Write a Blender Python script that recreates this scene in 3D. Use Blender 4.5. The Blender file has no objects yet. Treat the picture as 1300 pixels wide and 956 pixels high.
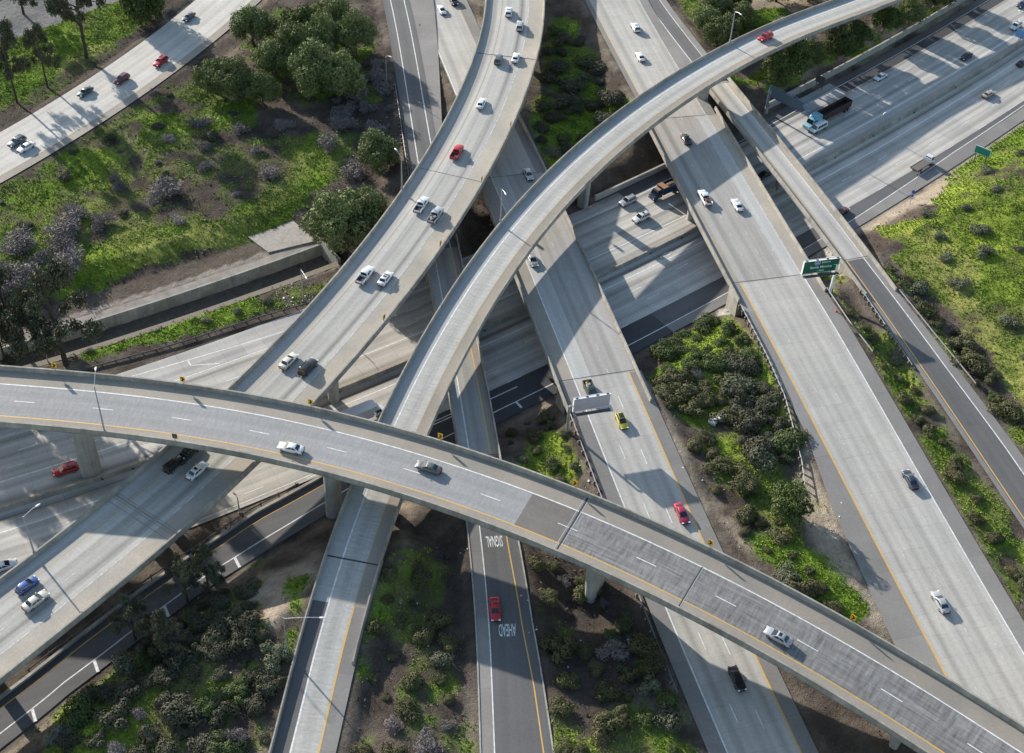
import bpy, bmesh, math, random, json
import numpy as np
from mathutils import Vector, Matrix
PI = math.pi
R = math.radians
scene = bpy.context.scene
col = scene.collection

# ---------------------------------------------------------------- camera
CAM_H = 200.0
DEP = R(42.4466); ROLL = R(-3.2033)          # depression below the horizon, roll
dny, dnx = math.cos(ROLL), math.sin(ROLL)
R3 = Vector((1, 0, 0)); U3 = Vector((0, math.sin(DEP), math.cos(DEP))); F3 = Vector((0, math.cos(DEP), -math.sin(DEP)))
cr = R3 * dny - U3 * dnx
cu = R3 * dnx + U3 * dny
cam = bpy.data.objects.new('camera', bpy.data.cameras.new('camera')); col.objects.link(cam)
m = Matrix.Identity(4)
for i in range(3):
    m[i][0] = cr[i]; m[i][1] = cu[i]; m[i][2] = -F3[i]
m[2][3] = CAM_H
cam.matrix_world = m
cam.data.sensor_width = 36; cam.data.lens = 1735. / 1300 * 36
cam.data.shift_y = -45. / 1300
cam.data.clip_start = 1; cam.data.clip_end = 9000
scene.camera = cam

# ---------------------------------------------------------------- sky and sun
SUN_AZ, SUN_EL = R(134), R(20.5)              # direction towards the sun, from +x counter-clockwise
w = bpy.data.worlds.new('World'); scene.world = w; w.use_nodes = True
nt = w.node_tree
bg = nt.nodes['Background']
sky = nt.nodes.new('ShaderNodeTexSky'); sky.sky_type = 'NISHITA'; sky.sun_disc = False
sky.sun_elevation = SUN_EL; sky.sun_rotation = math.atan2(math.cos(SUN_AZ), math.sin(SUN_AZ))
sky.air_density = 1.3; sky.dust_density = 0.8; sky.ozone_density = 1.6
nt.links.new(sky.outputs[0], bg.inputs[0]); bg.inputs[1].default_value = 0.125
sun = bpy.data.objects.new('sun', bpy.data.lights.new('sun', 'SUN')); col.objects.link(sun)
sun.data.energy = 5.0; sun.data.angle = R(0.6); sun.data.color = (1, .94, .845)
sd = Vector((math.cos(SUN_AZ) * math.cos(SUN_EL), math.sin(SUN_AZ) * math.cos(SUN_EL), math.sin(SUN_EL)))
sun.rotation_euler = sd.to_track_quat('Z', 'Y').to_euler(); sun.location = sd * 500
scene.view_settings.view_transform = 'Standard'; scene.view_settings.look = 'None'
scene.view_settings.gamma = 1; scene.view_settings.use_curve_mapping = False
scene.view_settings.exposure = 0.7
scene.render.engine = 'CYCLES'

# ---------------------------------------------------------------- helpers
def tag(o, label=None, cat=None, group=None, kind=None):
    if label: o['label'] = label
    if cat: o['category'] = cat
    if group: o['group'] = group
    if kind: o['kind'] = kind
    return o
def empty(name, loc=(0, 0, 0), rz=0., **k):
    o = bpy.data.objects.new(name, None); col.objects.link(o)
    o.location = loc; o.rotation_euler = (0, 0, rz); o.empty_display_size = .5
    return tag(o, **k)

class MB:
    """mesh builder: several shapes -> one mesh"""
    def __init__(s): s.v = []; s.f = []; s.m = []; s.uv = []; s.mats = []
    def mi(s, mat):
        if mat not in s.mats: s.mats.append(mat)
        return s.mats.index(mat)
    def face(s, idx, mat, uv=None):
        s.f.append(tuple(idx)); s.m.append(s.mi(mat)); s.uv.append(uv)
    def poly(s, pts, mat, uv=None):
        n = len(s.v); s.v += [tuple(p) for p in pts]; s.face(range(n, n + len(pts)), mat, uv)
    def box(s, c, d, mat, M=None):
        x, y, z = c; a, b, h = d[0] / 2, d[1] / 2, d[2] / 2
        P = [(x+i*a, y+j*b, z+k*h) for i, j, k in ((-1,-1,-1),(1,-1,-1),(1,1,-1),(-1,1,-1),(-1,-1,1),(1,-1,1),(1,1,1),(-1,1,1))]
        if M is not None: P = [tuple(M @ Vector(p)) for p in P]
        n = len(s.v); s.v += P
        for q in ((3,2,1,0),(4,5,6,7),(0,1,5,4),(1,2,6,5),(2,3,7,6),(3,0,4,7)): s.face([n+i for i in q], mat)
    def loft(s, rings, mat, cap=True, close=True):
        """rings: lists of points with equal length"""
        n = len(s.v); k = len(rings[0])
        for r in rings: s.v += [tuple(p) for p in r]
        for i in range(len(rings) - 1):
            for j in range(k if close else k - 1):
                a = n + i*k + j; b = n + i*k + (j+1) % k
                s.face((a, b, b + k, a + k), mat)
        if cap and close:
            s.face([n + j for j in range(k)][::-1], mat); s.face([n + (len(rings)-1)*k + j for j in range(k)], mat)
    def tube(s, pts, rad, mat, n=8, cap=True):
        pts = [Vector(p) for p in pts]
        if not hasattr(rad, '__len__'): rad = [rad] * len(pts)
        rings = []
        for i, p in enumerate(pts):
            t = (pts[min(i+1, len(pts)-1)] - pts[max(i-1, 0)]).normalized()
            a = t.orthogonal().normalized() if i == 0 else (pa - t * pa.dot(t)).normalized()
            pa = a; b = t.cross(a)
            rings.append([p + (a * math.cos(2*PI*j/n) + b * math.sin(2*PI*j/n)) * rad[i] for j in range(n)])
        s.loft(rings, mat, cap)
    def build(s, name, parent=None, smooth=False, **k):
        me = bpy.data.meshes.new(name)
        me.from_pydata(s.v, [], s.f)
        for mt in s.mats: me.materials.append(mt)
        me.polygons.foreach_set('material_index', s.m)
        if any(u is not None for u in s.uv):
            L = me.uv_layers.new(name='UVMap'); arr = []
            for f, u in zip(s.f, s.uv): arr += ([c for p in u for c in p] if u is not None else [0, 0] * len(f))
            L.data.foreach_set('uv', arr)
        if smooth: me.polygons.foreach_set('use_smooth', [True] * len(s.f))
        me.update()
        o = bpy.data.objects.new(name, me); col.objects.link(o); o.parent = parent
        return tag(o, **k)

# ---------------------------------------------------------------- materials
def base_mat(name):
    m = bpy.data.materials.new(name); m.use_nodes = True
    return m, m.node_tree.nodes, m.node_tree.links, m.node_tree.nodes['Principled BSDF']
class NG:
    def __init__(s, m): s.n = m.node_tree.nodes; s.l = m.node_tree.links
    def _in(s, sock, v):
        if isinstance(v, bpy.types.NodeSocket): s.l.new(v, sock)
        elif v is not None:
            sock.default_value = (tuple(v) + (1,))[:4] if (hasattr(v, '__len__') and len(v) == 3 and sock.type == 'RGBA') else v
    def math(s, op, a, b=None, c=None, clamp=False):
        n = s.n.new('ShaderNodeMath'); n.operation = op; n.use_clamp = clamp
        s._in(n.inputs[0], a)
        if b is not None: s._in(n.inputs[1], b)
        if c is not None: s._in(n.inputs[2], c)
        return n.outputs[0]
    def mix(s, f, a, b, mode='MIX'):
        n = s.n.new('ShaderNodeMix'); n.data_type = 'RGBA'; n.blend_type = mode
        s._in(n.inputs[0], f); s._in(n.inputs[6], a); s._in(n.inputs[7], b); return n.outputs[2]
    def noise(s, vec, sc, det=4, rough=.55):
        n = s.n.new('ShaderNodeTexNoise'); s._in(n.inputs['Vector'], vec)
        n.inputs['Scale'].default_value = sc; n.inputs['Detail'].default_value = det; n.inputs['Roughness'].default_value = rough
        return n.outputs['Fac']
    def white(s, vec):
        n = s.n.new('ShaderNodeTexWhiteNoise'); s._in(n.inputs['Vector'], vec); return n.outputs['Value']
    def comb(s, x, y, z=0.):
        n = s.n.new('ShaderNodeCombineXYZ'); s._in(n.inputs[0], x); s._in(n.inputs[1], y); s._in(n.inputs[2], z); return n.outputs[0]
    def sep(s, v):
        n = s.n.new('ShaderNodeSeparateXYZ'); s._in(n.inputs[0], v); return n.outputs
    def rng(s, v, a, b, c=0., d=1.):
        n = s.n.new('ShaderNodeMapRange'); s._in(n.inputs[0], v)
        for i, q in enumerate((a, b, c, d)): n.inputs[i+1].default_value = q
        return n.outputs[0]
    def coord(s, k='Object'):
        return s.n.new('ShaderNodeTexCoord').outputs[k]
    def geo(s, k='Position'):
        return s.n.new('ShaderNodeNewGeometry').outputs[k]
    def rand(s):
        return s.n.new('ShaderNodeObjectInfo').outputs['Random']
    def bump(s, h, st, dist=.1):
        n = s.n.new('ShaderNodeBump'); n.inputs['Strength'].default_value = st; n.inputs['Distance'].default_value = dist
        s._in(n.inputs['Height'], h); return n.outputs[0]

def plain(name, c, rough=.6, metal=0., coat=0., var=.12, sc=3.):
    m, n, l, b = base_mat(name); g = NG(m)
    f = g.rng(g.noise(g.coord(), sc, 4), .3, .7, 1 - var, 1 + var)
    l.new(g.mix(1.0, c, g.comb(f, f, f), 'MULTIPLY'), b.inputs['Base Color'])
    b.inputs['Roughness'].default_value = rough; b.inputs['Metallic'].default_value = metal
    b.inputs['Coat Weight'].default_value = coat
    return m

def pave(name, c, u0=0., lw=3.66, oil=.35, slab=4.6, joint=.25, patch=.12, warm=0., across=0., scuff=0., paint=None):
    """road surface; UV = (metres across, metres along)"""
    m, n, l, b = base_mat(name); g = NG(m)
    uv = g.n.new('ShaderNodeUVMap').outputs[0]
    x, y, _ = g.sep(uv)
    lane = g.math('DIVIDE', g.math('SUBTRACT', x, u0), lw)
    fr = g.math('FRACT', lane); fl = g.math('FLOOR', lane)
    d = g.math('ABSOLUTE', g.math('SUBTRACT', fr, .5))
    streak = g.noise(g.comb(g.math('MULTIPLY', x, 1.6), g.math('MULTIPLY', y, .012), 3.), 1., 3, .6)
    streak2 = g.noise(g.comb(g.math('MULTIPLY', x, .45), g.math('MULTIPLY', y, .006), 9.), 1., 2, .6)
    tt = g.math('SUBTRACT', 1., g.math('MULTIPLY', d, 2.7), clamp=True)
    tt = g.math('MULTIPLY', g.math('MULTIPLY', tt, tt), g.math('SUBTRACT', 3., g.math('MULTIPLY', tt, 2.)))
    mid = g.math('MULTIPLY', tt, g.rng(streak, .3, .7, .3, 1.1))
    ln = g.white(g.comb(fl, 0., 5.))
    mid = g.math('MULTIPLY', mid, g.rng(ln, 0., 1., .45, 1.25))
    wp = g.math('ABSOLUTE', g.math('SUBTRACT', d, .27))
    wp = g.math('SUBTRACT', 1., g.math('MULTIPLY', wp, 9.), clamp=True)
    sl = g.white(g.comb(fl, g.math('FLOOR', g.math('DIVIDE', y, slab)), 2.))
    jy = g.math('ABSOLUTE', g.math('SUBTRACT', g.math('FRACT', g.math('DIVIDE', y, slab)), .5))
    jl = g.math('GREATER_THAN', jy, .5 - .035 / slab * 1.6)
    jx = g.math('GREATER_THAN', d, .5 - .03 / lw * 1.3)
    jt = g.math('MAXIMUM', jl, jx)
    pos = g.geo()
    st = g.noise(pos, .09, 5, .6); fine = g.noise(pos, 2.2, 5, .7)
    blot = g.rng(g.noise(pos, .6, 5, .65), .62, .8, 0, 1)
    v = g.math('SUBTRACT', 1., g.math('MULTIPLY', mid, oil))
    v = g.math('ADD', v, g.math('MULTIPLY', wp, .05 if oil > 0 else 0.))
    v = g.math('MULTIPLY', v, g.rng(streak2, .3, .7, 1 - oil * .35, 1 + oil * .2))
    v = g.math('MULTIPLY', v, g.rng(sl, 0., 1., 1 - patch * .6, 1 + patch * .6))
    v = g.math('MULTIPLY', v, g.rng(st, .3, .7, 1 - patch, 1 + patch))
    v = g.math('MULTIPLY', v, g.rng(fine, .3, .7, .9, 1.1))
    v = g.math('SUBTRACT', v, g.math('MULTIPLY', blot, .10))
    v = g.math('SUBTRACT', v, g.math('MULTIPLY', jt, joint))
    if across > 0:   # transverse tining / drag marks
        t = g.noise(g.comb(g.math('MULTIPLY', x, .35), g.math('MULTIPLY', y, 2.3), 7.), 1., 4, .65)
        v = g.math('MULTIPLY', v, g.rng(t, .3, .7, 1 - across, 1 + across))
    if scuff > 0:
        t = g.noise(g.comb(g.math('MULTIPLY', x, .22), g.math('MULTIPLY', y, 1.5), 1.), 1., 6, .72)
        t2 = g.noise(g.comb(g.math('MULTIPLY', x, 2.6), g.math('MULTIPLY', y, .10), 4.), 1., 5, .7)
        t3 = g.noise(g.comb(g.math('MULTIPLY', x, .25), g.math('MULTIPLY', y, .10), 8.), 1., 3, .6)
        k1 = g.math('ADD', g.math('MULTIPLY', g.rng(t, .36, .66, -1, 1), g.rng(t3, .4, .6, 1., .35)), g.math('MULTIPLY', g.rng(t2, .36, .66, -1, 1), g.rng(t3, .4, .6, .2, .9)))
        v = g.math('MULTIPLY', v, g.math('ADD', 1., g.math('MULTIPLY', k1, scuff)))
    v = g.math('MAXIMUM', v, .35)
    cc = g.mix(g.rng(st, .35, .65), c, (c[0] * (1 + warm), c[1], c[2] * (1 - warm)))
    l.new(g.mix(1.0, cc, g.comb(v, v, v), 'MULTIPLY'), b.inputs['Base Color'])
    b.inputs['Roughness'].default_value = .82
    b.inputs['Specular IOR Level'].default_value = .3
    return m

def paint(name, c, wear=.45):
    m, n, l, b = base_mat(name); g = NG(m)
    f = g.rng(g.noise(g.geo(), 1.3, 5, .7), .38, .62, 0, wear + .15)
    l.new(g.mix(f, c, (.3, .29, .27)), b.inputs['Base Color']); b.inputs['Roughness'].default_value = .6
    return m

def concrete(name, c, st=.22, streaks=True):
    m, n, l, b = base_mat(name); g = NG(m)
    p = g.geo(); x, y, z = g.sep(p)
    a = g.noise(p, .25, 5, .6); d = g.noise(p, 1.6, 5, .7)
    s = g.noise(g.comb(g.math('MULTIPLY', x, 1.2), g.math('MULTIPLY', y, 1.2), g.math('MULTIPLY', z, .15)), 1., 4, .6)
    v = g.math('MULTIPLY', g.rng(a, .3, .7, 1 - st, 1 + st * .6), g.rng(d, .3, .7, .9, 1.08))
    if streaks: v = g.math('MULTIPLY', v, g.rng(s, .35, .7, 1.08, .8))
    l.new(g.mix(1.0, c, g.comb(v, v, v), 'MULTIPLY'), b.inputs['Base Color'])
    b.inputs['Roughness'].default_value = .85; b.inputs['Specular IOR Level'].default_value = .3
    l.new(g.bump(d, .25, .05), b.inputs['Normal'])
    return m

def leafmat(name, c1, c2, c3, sc=.9):
    m, n, l, b = base_mat(name); g = NG(m)
    p = g.geo()
    f = g.rng(g.noise(p, sc, 3, .6), .35, .65); f2 = g.noise(p, 6., 2, .5)
    ri = g.geo('Random Per Island')
    c = g.mix(f, c1, c2)
    c = g.mix(g.rng(g.math('ADD', g.math('MULTIPLY', f2, .5), g.math('MULTIPLY', ri, .6)), .55, 1.0), c, c3)
    k = g.rng(g.rand(), 0, 1, .8, 1.22)
    l.new(g.mix(1.0, c, g.comb(k, k, k), 'MULTIPLY'), b.inputs['Base Color'])
    b.inputs['Roughness'].default_value = .75; b.inputs['Specular IOR Level'].default_value = .2
    return m

WHITE = paint('white_road_paint', (.78, .78, .76), .35)
WHITE_OLD = paint('worn_white_road_paint', (.6, .6, .58), .75)
YEL = paint('yellow_road_paint', (.72, .40, .045), .35)
YEL_OLD = paint('worn_yellow_road_paint', (.46, .30, .10), .7)
BARR = concrete('barrier_concrete', (.35, .325, .285), .34)
GIRD = concrete('girder_concrete', (.28, .265, .245), .36)
PIER = concrete('pier_concrete', (.36, .345, .32))
CURB = concrete('kerb_concrete', (.4, .38, .34))
STEEL = plain('galvanised_steel', (.42, .44, .46), .45, .6)
DSTEEL = plain('dark_weathered_steel', (.12, .12, .12), .6, .3)
WOOD = plain('dark_timber_post', (.10, .07, .05), .9)
JOINT = plain('joint_rubber', (.05, .05, .05), .9)
JSTEEL = plain('joint_steel', (.5, .5, .5), .5, .3)
SIGNGREEN = plain('sign_green', (.004, .11, .065), .45, var=.05)
SIGNWHITE = plain('sign_white', (.8, .8, .8), .5, var=.03)
SIGNBLUE = plain('sign_blue', (.03, .12, .42), .5)
SIGNYEL = plain('sign_yellow', (.85, .45, .01), .5, var=.05)
BLACKP = plain('black_paint', (.015, .015, .015), .5)
SIGNBACK = plain('sign_back_grey', (.42, .40, .42), .55, var=.08, sc=1.)

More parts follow.
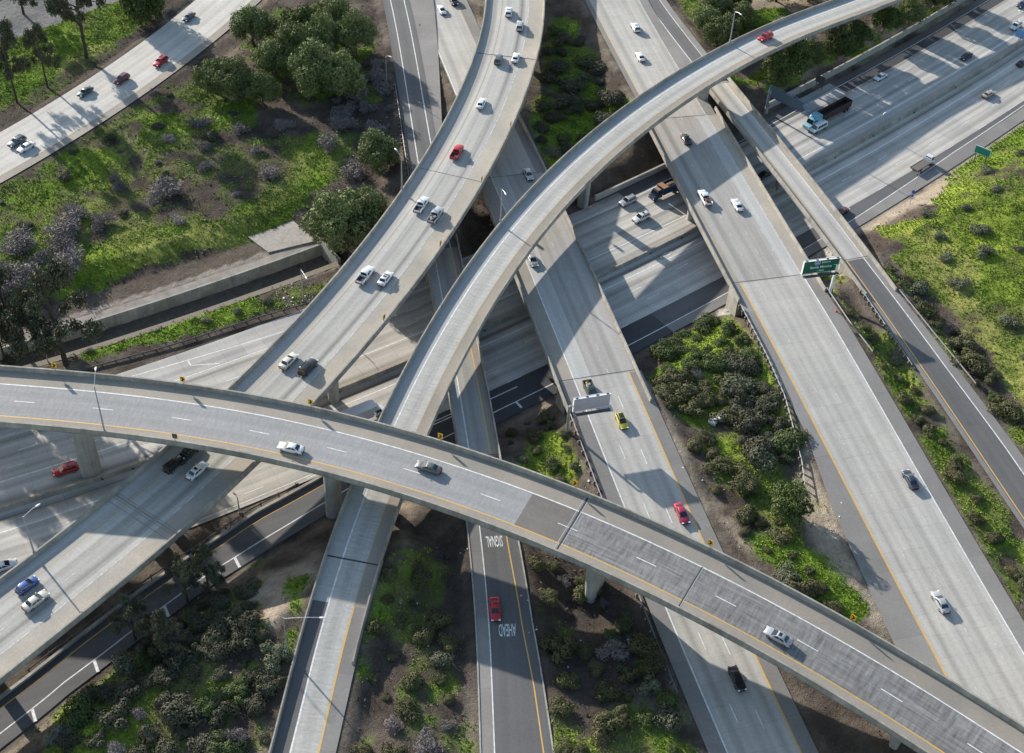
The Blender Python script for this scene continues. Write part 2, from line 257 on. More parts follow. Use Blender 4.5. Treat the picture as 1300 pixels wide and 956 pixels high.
ROADS = json.loads("""{"C":[[-140.39,172.33,18.0],[-134.42,172.17,18.0],[-128.45,172.01,18.0],[-122.48,171.86,18.0],[-116.51,171.7,18.0],[-110.54,171.54,18.0],[-104.57,171.38,18.0],[-98.59,171.22,18.0],[-92.62,171.06,18.0],[-86.65,170.89,18.0],[-80.69,170.64,18.0],[-74.72,170.3,18.0],[-68.77,169.84,18.0],[-62.82,169.25,18.0],[-56.9,168.52,18.0],[-50.99,167.64,18.0],[-45.11,166.6,18.0],[-39.26,165.39,18.0],[-33.44,164.03,18.0],[-27.67,162.51,18.0],[-21.93,160.84,18.0],[-16.24,159.03,18.0],[-10.6,157.07,18.0],[-5.0,154.99,18.0],[0.55,152.79,17.99],[6.05,150.47,17.96],[11.51,148.05,17.89],[16.93,145.53,17.78],[22.3,142.91,17.61],[27.63,140.21,17.39],[32.91,137.43,17.14],[38.15,134.57,16.85],[43.35,131.62,16.53],[48.49,128.58,16.19],[53.58,125.45,15.82],[58.61,122.23,15.45],[63.56,118.89,15.12],[68.43,115.43,14.85],[73.2,111.84,14.66],[77.93,108.2,14.56],[82.67,104.56,14.51],[87.4,100.92,14.5],[92.14,97.28,14.5],[96.87,93.64,14.5],[101.61,90.0,14.5],[106.34,86.35,14.5],[111.08,82.71,14.5]],"D":[[-12.87,382.51,12.5],[-12.8,376.51,12.5],[-12.74,370.51,12.5],[-12.68,364.51,12.5],[-12.61,358.51,12.5],[-12.55,352.51,12.5],[-12.49,346.51,12.51],[-12.43,340.51,12.52],[-12.51,334.51,12.54],[-12.77,328.52,12.56],[-13.18,322.53,12.58],[-13.75,316.56,12.59],[-14.45,310.6,12.59],[-15.28,304.66,12.58],[-16.23,298.74,12.57],[-17.29,292.83,12.54],[-18.47,286.95,12.52],[-19.74,281.09,12.48],[-21.12,275.25,12.45],[-22.59,269.43,12.41],[-24.16,263.64,12.37],[-25.82,257.87,12.31],[-27.57,252.13,12.24],[-29.4,246.42,12.16],[-31.33,240.74,12.07],[-33.34,235.09,11.99],[-35.45,229.47,11.9],[-37.64,223.88,11.8],[-39.92,218.33,11.7],[-42.28,212.82,11.58],[-44.74,207.34,11.45],[-47.28,201.91,11.3],[-49.91,196.52,11.15],[-52.63,191.17,10.99],[-55.43,185.87,10.83],[-58.32,180.61,10.67],[-61.29,175.39,10.51],[-64.34,170.23,10.37],[-67.47,165.11,10.25],[-70.67,160.03,10.18],[-73.95,155.0,10.13],[-77.28,150.02,10.11],[-80.68,145.08,10.1],[-84.14,140.17,10.1],[-87.61,135.28,10.1],[-91.09,130.39,10.1],[-94.56,125.49,10.1],[-98.03,120.6,10.1],[-101.5,115.71,10.1],[-104.98,110.81,10.1],[-108.45,105.92,10.1],[-111.92,101.03,10.1],[-115.39,96.14,10.1],[-118.87,91.24,10.1]],"F":[[131.97,392.32,12.7],[127.31,388.51,12.7],[122.66,384.7,12.7],[118.0,380.9,12.7],[113.35,377.09,12.7],[108.69,373.28,12.7],[104.04,369.47,12.7],[99.38,365.67,12.7],[94.73,361.86,12.72],[90.07,358.05,12.78],[85.42,354.25,12.89],[80.78,350.42,13.09],[76.21,346.51,13.33],[71.71,342.53,13.58],[67.26,338.48,13.82],[62.88,334.36,14.0],[58.57,330.17,14.12],[54.31,325.92,14.19],[50.13,321.6,14.22],[46.02,317.21,14.21],[41.99,312.75,14.18],[38.03,308.22,14.12],[34.17,303.62,14.05],[30.39,298.94,13.97],[26.71,294.19,13.89],[23.13,289.36,13.8],[19.65,284.45,13.71],[16.29,279.47,13.61],[13.03,274.41,13.53],[9.9,269.28,13.45],[6.88,264.07,13.38],[3.99,258.8,13.32],[1.22,253.47,13.26],[-1.43,248.07,13.2],[-3.96,242.61,13.14],[-6.36,237.1,13.08],[-8.66,231.54,13.0],[-10.83,225.94,12.91],[-12.9,220.29,12.82],[-14.87,214.61,12.71],[-16.73,208.89,12.59],[-18.51,203.15,12.44],[-20.19,197.38,12.26],[-21.78,191.58,12.03],[-23.3,185.76,11.75],[-24.74,179.92,11.4],[-26.1,174.06,10.97],[-27.38,168.19,10.46],[-28.58,162.3,9.85],[-29.69,156.39,9.14],[-30.71,150.46,8.35],[-31.62,144.52,7.5],[-32.41,138.56,6.71],[-33.06,132.58,6.04],[-33.53,126.58,5.55],[-33.96,120.59,5.27],[-34.38,114.59,5.14],[-34.8,108.59,5.1],[-35.22,102.59,5.1],[-35.65,96.59,5.1],[-36.07,90.6,5.1],[-36.49,84.6,5.1],[-36.92,78.6,5.1],[-37.34,72.6,5.1],[-37.76,66.6,5.1]],"AR":[[4.67,415.17,5.0],[6.06,409.32,5.0],[7.45,403.47,5.0],[8.83,397.61,5.0],[10.22,391.76,5.0],[11.61,385.9,5.0],[12.99,380.05,5.0],[14.38,374.2,5.0],[15.77,368.34,5.01],[17.15,362.49,5.04],[18.54,356.63,5.1],[19.93,350.78,5.21],[21.34,344.93,5.35],[22.75,339.08,5.52],[24.18,333.24,5.71],[25.62,327.4,5.91],[27.08,321.56,6.11],[28.54,315.73,6.28],[30.01,309.89,6.42],[31.5,304.06,6.51],[32.99,298.24,6.57],[34.49,292.41,6.62],[36.01,286.59,6.65],[37.53,280.77,6.69],[39.05,274.95,6.72],[40.59,269.13,6.76],[42.13,263.31,6.79],[43.68,257.5,6.83],[45.23,251.69,6.86],[46.79,245.88,6.9],[48.36,240.07,6.92],[49.93,234.26,6.93],[51.51,228.46,6.91],[53.08,222.65,6.85],[54.67,216.85,6.75],[56.25,211.04,6.62],[57.84,205.24,6.45],[59.43,199.44,6.26],[61.02,193.64,6.04],[62.62,187.84,5.81],[64.21,182.04,5.58],[65.81,176.23,5.35],[67.4,170.43,5.13],[69.0,164.63,4.93],[70.59,158.83,4.76],[72.19,153.03,4.61],[73.78,147.23,4.49],[75.37,141.43,4.41],[76.96,135.62,4.35],[78.54,129.82,4.32],[80.13,124.02,4.3],[81.72,118.21,4.3],[83.3,112.41,4.3],[84.89,106.61,4.3],[86.47,100.8,4.3],[88.06,95.0,4.3],[89.65,89.2,4.3],[91.23,83.4,4.3],[92.82,77.59,4.3]],"AL":[[-49.83,418.02,3.0],[-48.18,412.28,3.0],[-46.52,406.55,3.0],[-44.86,400.81,3.0],[-43.21,395.08,3.0],[-41.55,389.34,3.0],[-39.9,383.61,3.0],[-38.24,377.87,3.0],[-36.58,372.14,3.01],[-34.93,366.4,3.04],[-33.27,360.67,3.09],[-31.62,354.93,3.18],[-29.97,349.2,3.31],[-28.32,343.46,3.46],[-26.67,337.72,3.62],[-25.02,331.99,3.8],[-23.38,326.25,3.99],[-21.73,320.51,4.18],[-20.09,314.77,4.39],[-18.45,309.03,4.6],[-16.8,303.29,4.83],[-15.16,297.55,5.07],[-13.51,291.82,5.31],[-11.87,286.08,5.56],[-10.22,280.34,5.81],[-8.57,274.6,6.07],[-6.92,268.87,6.32],[-5.27,263.13,6.55],[-3.61,257.4,6.74],[-1.95,251.66,6.88],[-0.29,245.93,6.96],[1.38,240.2,6.99],[3.05,234.47,7.0],[4.73,228.74,7.0],[6.41,223.01,7.0],[8.1,217.29,6.99],[9.79,211.56,6.96],[11.49,205.84,6.89],[13.19,200.12,6.78],[14.9,194.4,6.62],[16.62,188.68,6.42],[18.35,182.97,6.18],[20.08,177.26,5.93],[21.82,171.55,5.68],[23.57,165.84,5.43],[25.33,160.13,5.2],[27.1,154.43,4.98],[28.88,148.73,4.78],[30.66,143.04,4.59],[32.46,137.35,4.43],[34.27,131.66,4.32],[36.08,125.97,4.25],[37.89,120.28,4.21],[39.7,114.59,4.2],[41.51,108.9,4.2],[43.32,103.22,4.2],[45.13,97.53,4.2],[46.94,91.84,4.2],[48.75,86.15,4.2],[50.56,80.46,4.2],[52.37,74.77,4.2]],"G":[[-53.6,417.2,3.5],[-52.33,411.36,3.5],[-51.06,405.52,3.5],[-49.79,399.68,3.5],[-48.52,393.84,3.5],[-47.25,388.01,3.5],[-45.98,382.17,3.5],[-44.71,376.33,3.5],[-43.44,370.49,3.5],[-42.17,364.65,3.52],[-40.9,358.82,3.55],[-39.64,352.98,3.6],[-38.44,347.12,3.66],[-37.27,341.26,3.74],[-36.14,335.4,3.83],[-35.05,329.52,3.93],[-33.97,323.65,4.05],[-32.91,317.77,4.2],[-31.87,311.89,4.37],[-30.83,306.0,4.57],[-29.79,300.12,4.78],[-28.75,294.24,4.99],[-27.71,288.35,5.21],[-26.66,282.47,5.43],[-25.61,276.59,5.65],[-24.54,270.71,5.86],[-23.46,264.84,6.06],[-22.37,258.96,6.25],[-21.27,253.09,6.43],[-20.15,247.22,6.61],[-19.02,241.35,6.76],[-17.88,235.49,6.87],[-16.74,229.63,6.95],[-15.59,223.76,6.99],[-14.43,217.9,7.0],[-13.27,212.04,7.0],[-12.12,206.18,7.0],[-10.98,200.31,6.99],[-9.85,194.45,6.96],[-8.74,188.58,6.89],[-7.65,182.7,6.76],[-6.59,176.82,6.59],[-5.57,170.94,6.36],[-4.6,165.04,6.1],[-3.68,159.14,5.81],[-2.82,153.23,5.51],[-2.03,147.3,5.21],[-1.32,141.37,4.95],[-0.7,135.43,4.72],[-0.18,129.48,4.56],[0.32,123.52,4.46],[0.81,117.57,4.42],[1.3,111.62,4.4],[1.79,105.66,4.4],[2.28,99.71,4.4],[2.78,93.75,4.4],[3.27,87.8,4.4],[3.76,81.85,4.4],[4.25,75.89,4.4],[4.75,69.94,4.4]],"H":[[17.02,422.91,4.5],[18.66,417.15,4.5],[20.3,411.4,4.5],[21.94,405.65,4.5],[23.58,399.89,4.5],[25.21,394.14,4.5],[26.85,388.38,4.5],[28.49,382.63,4.5],[30.13,376.87,4.52],[31.77,371.12,4.57],[33.41,365.36,4.67],[35.06,359.61,4.85],[36.78,353.88,5.06],[38.55,348.17,5.3],[40.37,342.47,5.53],[42.23,336.78,5.75],[44.13,331.11,5.94],[46.06,325.44,6.13],[48.02,319.79,6.31],[50.01,314.15,6.47],[52.01,308.51,6.61],[54.03,302.88,6.73],[56.05,297.25,6.82],[58.09,291.62,6.89],[60.13,286.0,6.94],[62.17,280.37,6.97],[64.21,274.75,6.99],[66.25,269.12,6.99],[68.28,263.49,6.98],[70.3,257.86,6.94],[72.3,252.22,6.88],[74.3,246.58,6.8],[76.28,240.94,6.68],[78.25,235.29,6.54],[80.2,229.63,6.36],[82.13,223.97,6.16],[84.05,218.3,5.94],[85.95,212.62,5.71],[87.83,206.94,5.47],[89.69,201.26,5.24],[91.53,195.56,5.0],[93.35,189.87,4.77],[95.16,184.16,4.54],[96.95,178.45,4.34],[98.73,172.74,4.17],[100.5,167.03,4.07],[102.28,161.31,4.02],[104.05,155.6,4.0],[105.82,149.88,4.0],[107.59,144.17,4.0],[109.37,138.45,4.0],[111.14,132.74,4.0],[112.91,127.02,4.0],[114.69,121.31,4.0],[116.46,115.59,4.0]],"B":[[-180.77,116.47,0.0],[-175.5,119.33,0.0],[-170.23,122.19,0.0],[-164.96,125.06,0.0],[-159.69,127.92,0.0],[-154.42,130.79,0.0],[-149.15,133.65,0.0],[-143.88,136.51,0.0],[-138.61,139.38,0.0],[-133.34,142.24,0.0],[-128.07,145.1,0.0],[-122.8,147.97,0.0],[-117.53,150.83,0.0],[-112.26,153.69,0.0],[-106.99,156.56,0.0],[-101.72,159.42,0.0],[-96.45,162.28,0.0],[-91.18,165.15,0.0],[-85.94,168.06,0.0],[-80.73,171.03,0.0],[-75.56,174.07,0.0],[-70.42,177.16,0.0],[-65.32,180.31,0.0],[-60.24,183.51,0.0],[-55.21,186.76,0.0],[-50.2,190.06,0.0],[-45.22,193.41,0.0],[-40.27,196.8,0.0],[-35.35,200.23,0.0],[-30.46,203.7,0.0],[-25.6,207.21,0.0],[-20.77,210.76,0.0],[-15.96,214.34,0.0],[-11.17,217.96,0.0],[-6.41,221.61,0.0],[-1.68,225.29,0.0],[3.04,229.0,0.0],[7.73,232.73,0.0],[12.4,236.5,0.0],[17.05,240.29,0.0],[21.67,244.1,0.0],[26.28,247.94,0.0],[30.87,251.8,0.0],[35.44,255.68,0.0],[39.99,259.59,0.0],[44.52,263.52,0.0],[49.04,267.46,0.0],[53.54,271.43,0.0],[58.02,275.42,0.0],[62.48,279.42,0.0],[66.93,283.45,0.0],[71.36,287.49,0.0],[75.77,291.55,0.0],[80.17,295.63,0.0],[84.55,299.73,0.0],[88.91,303.84,0.0],[93.26,307.97,0.0],[97.59,312.12,0.0],[101.9,316.29,0.0],[106.2,320.48,0.0],[110.47,324.68,0.0],[114.73,328.9,0.0],[118.97,333.15,0.0],[123.19,337.41,0.0],[127.39,341.69,0.0],[131.57,345.99,0.0],[135.73,350.31,0.0],[139.87,354.65,0.0],[143.99,359.01,0.0],[148.1,363.38,0.0],[152.21,367.75,0.0],[156.32,372.11,0.0],[160.43,376.48,0.0],[164.54,380.85,0.0],[168.65,385.22,0.0],[172.76,389.58,0.0],[176.87,393.95,0.0],[180.98,398.32,0.0],[185.09,402.69,0.0],[189.2,407.05,0.0],[193.31,411.42,0.0],[197.42,415.79,0.0],[201.53,420.16,0.0],[205.64,424.52,0.0],[209.75,428.89,0.0],[213.86,433.26,0.0],[217.97,437.63,0.0],[222.08,441.99,0.0],[226.19,446.36,0.0]],"J":[[-146.1,229.68,2.5],[-142.79,234.59,2.5],[-139.48,239.5,2.5],[-136.17,244.41,2.5],[-132.86,249.32,2.5],[-129.55,254.24,2.5],[-126.24,259.15,2.5],[-122.93,264.06,2.5],[-119.68,269.02,2.5],[-116.52,274.02,2.5],[-113.43,279.08,2.5],[-110.42,284.18,2.5],[-107.5,289.33,2.5],[-104.66,294.53,2.5],[-101.9,299.77,2.5],[-99.23,305.06,2.5],[-96.64,310.39,2.5],[-94.14,315.76,2.5],[-91.73,321.17,2.5],[-89.4,326.62,2.5],[-87.17,332.1,2.5],[-85.02,337.62,2.5],[-82.96,343.18,2.5],[-80.99,348.76,2.5],[-79.1,354.38,2.5],[-77.25,360.0,2.5],[-75.39,365.63,2.5],[-73.53,371.25,2.5],[-71.67,376.88,2.5],[-69.82,382.5,2.5],[-67.96,388.13,2.5],[-66.1,393.75,2.5],[-64.25,399.38,2.5],[-62.39,405.0,2.5],[-60.53,410.63,2.5]]}""")
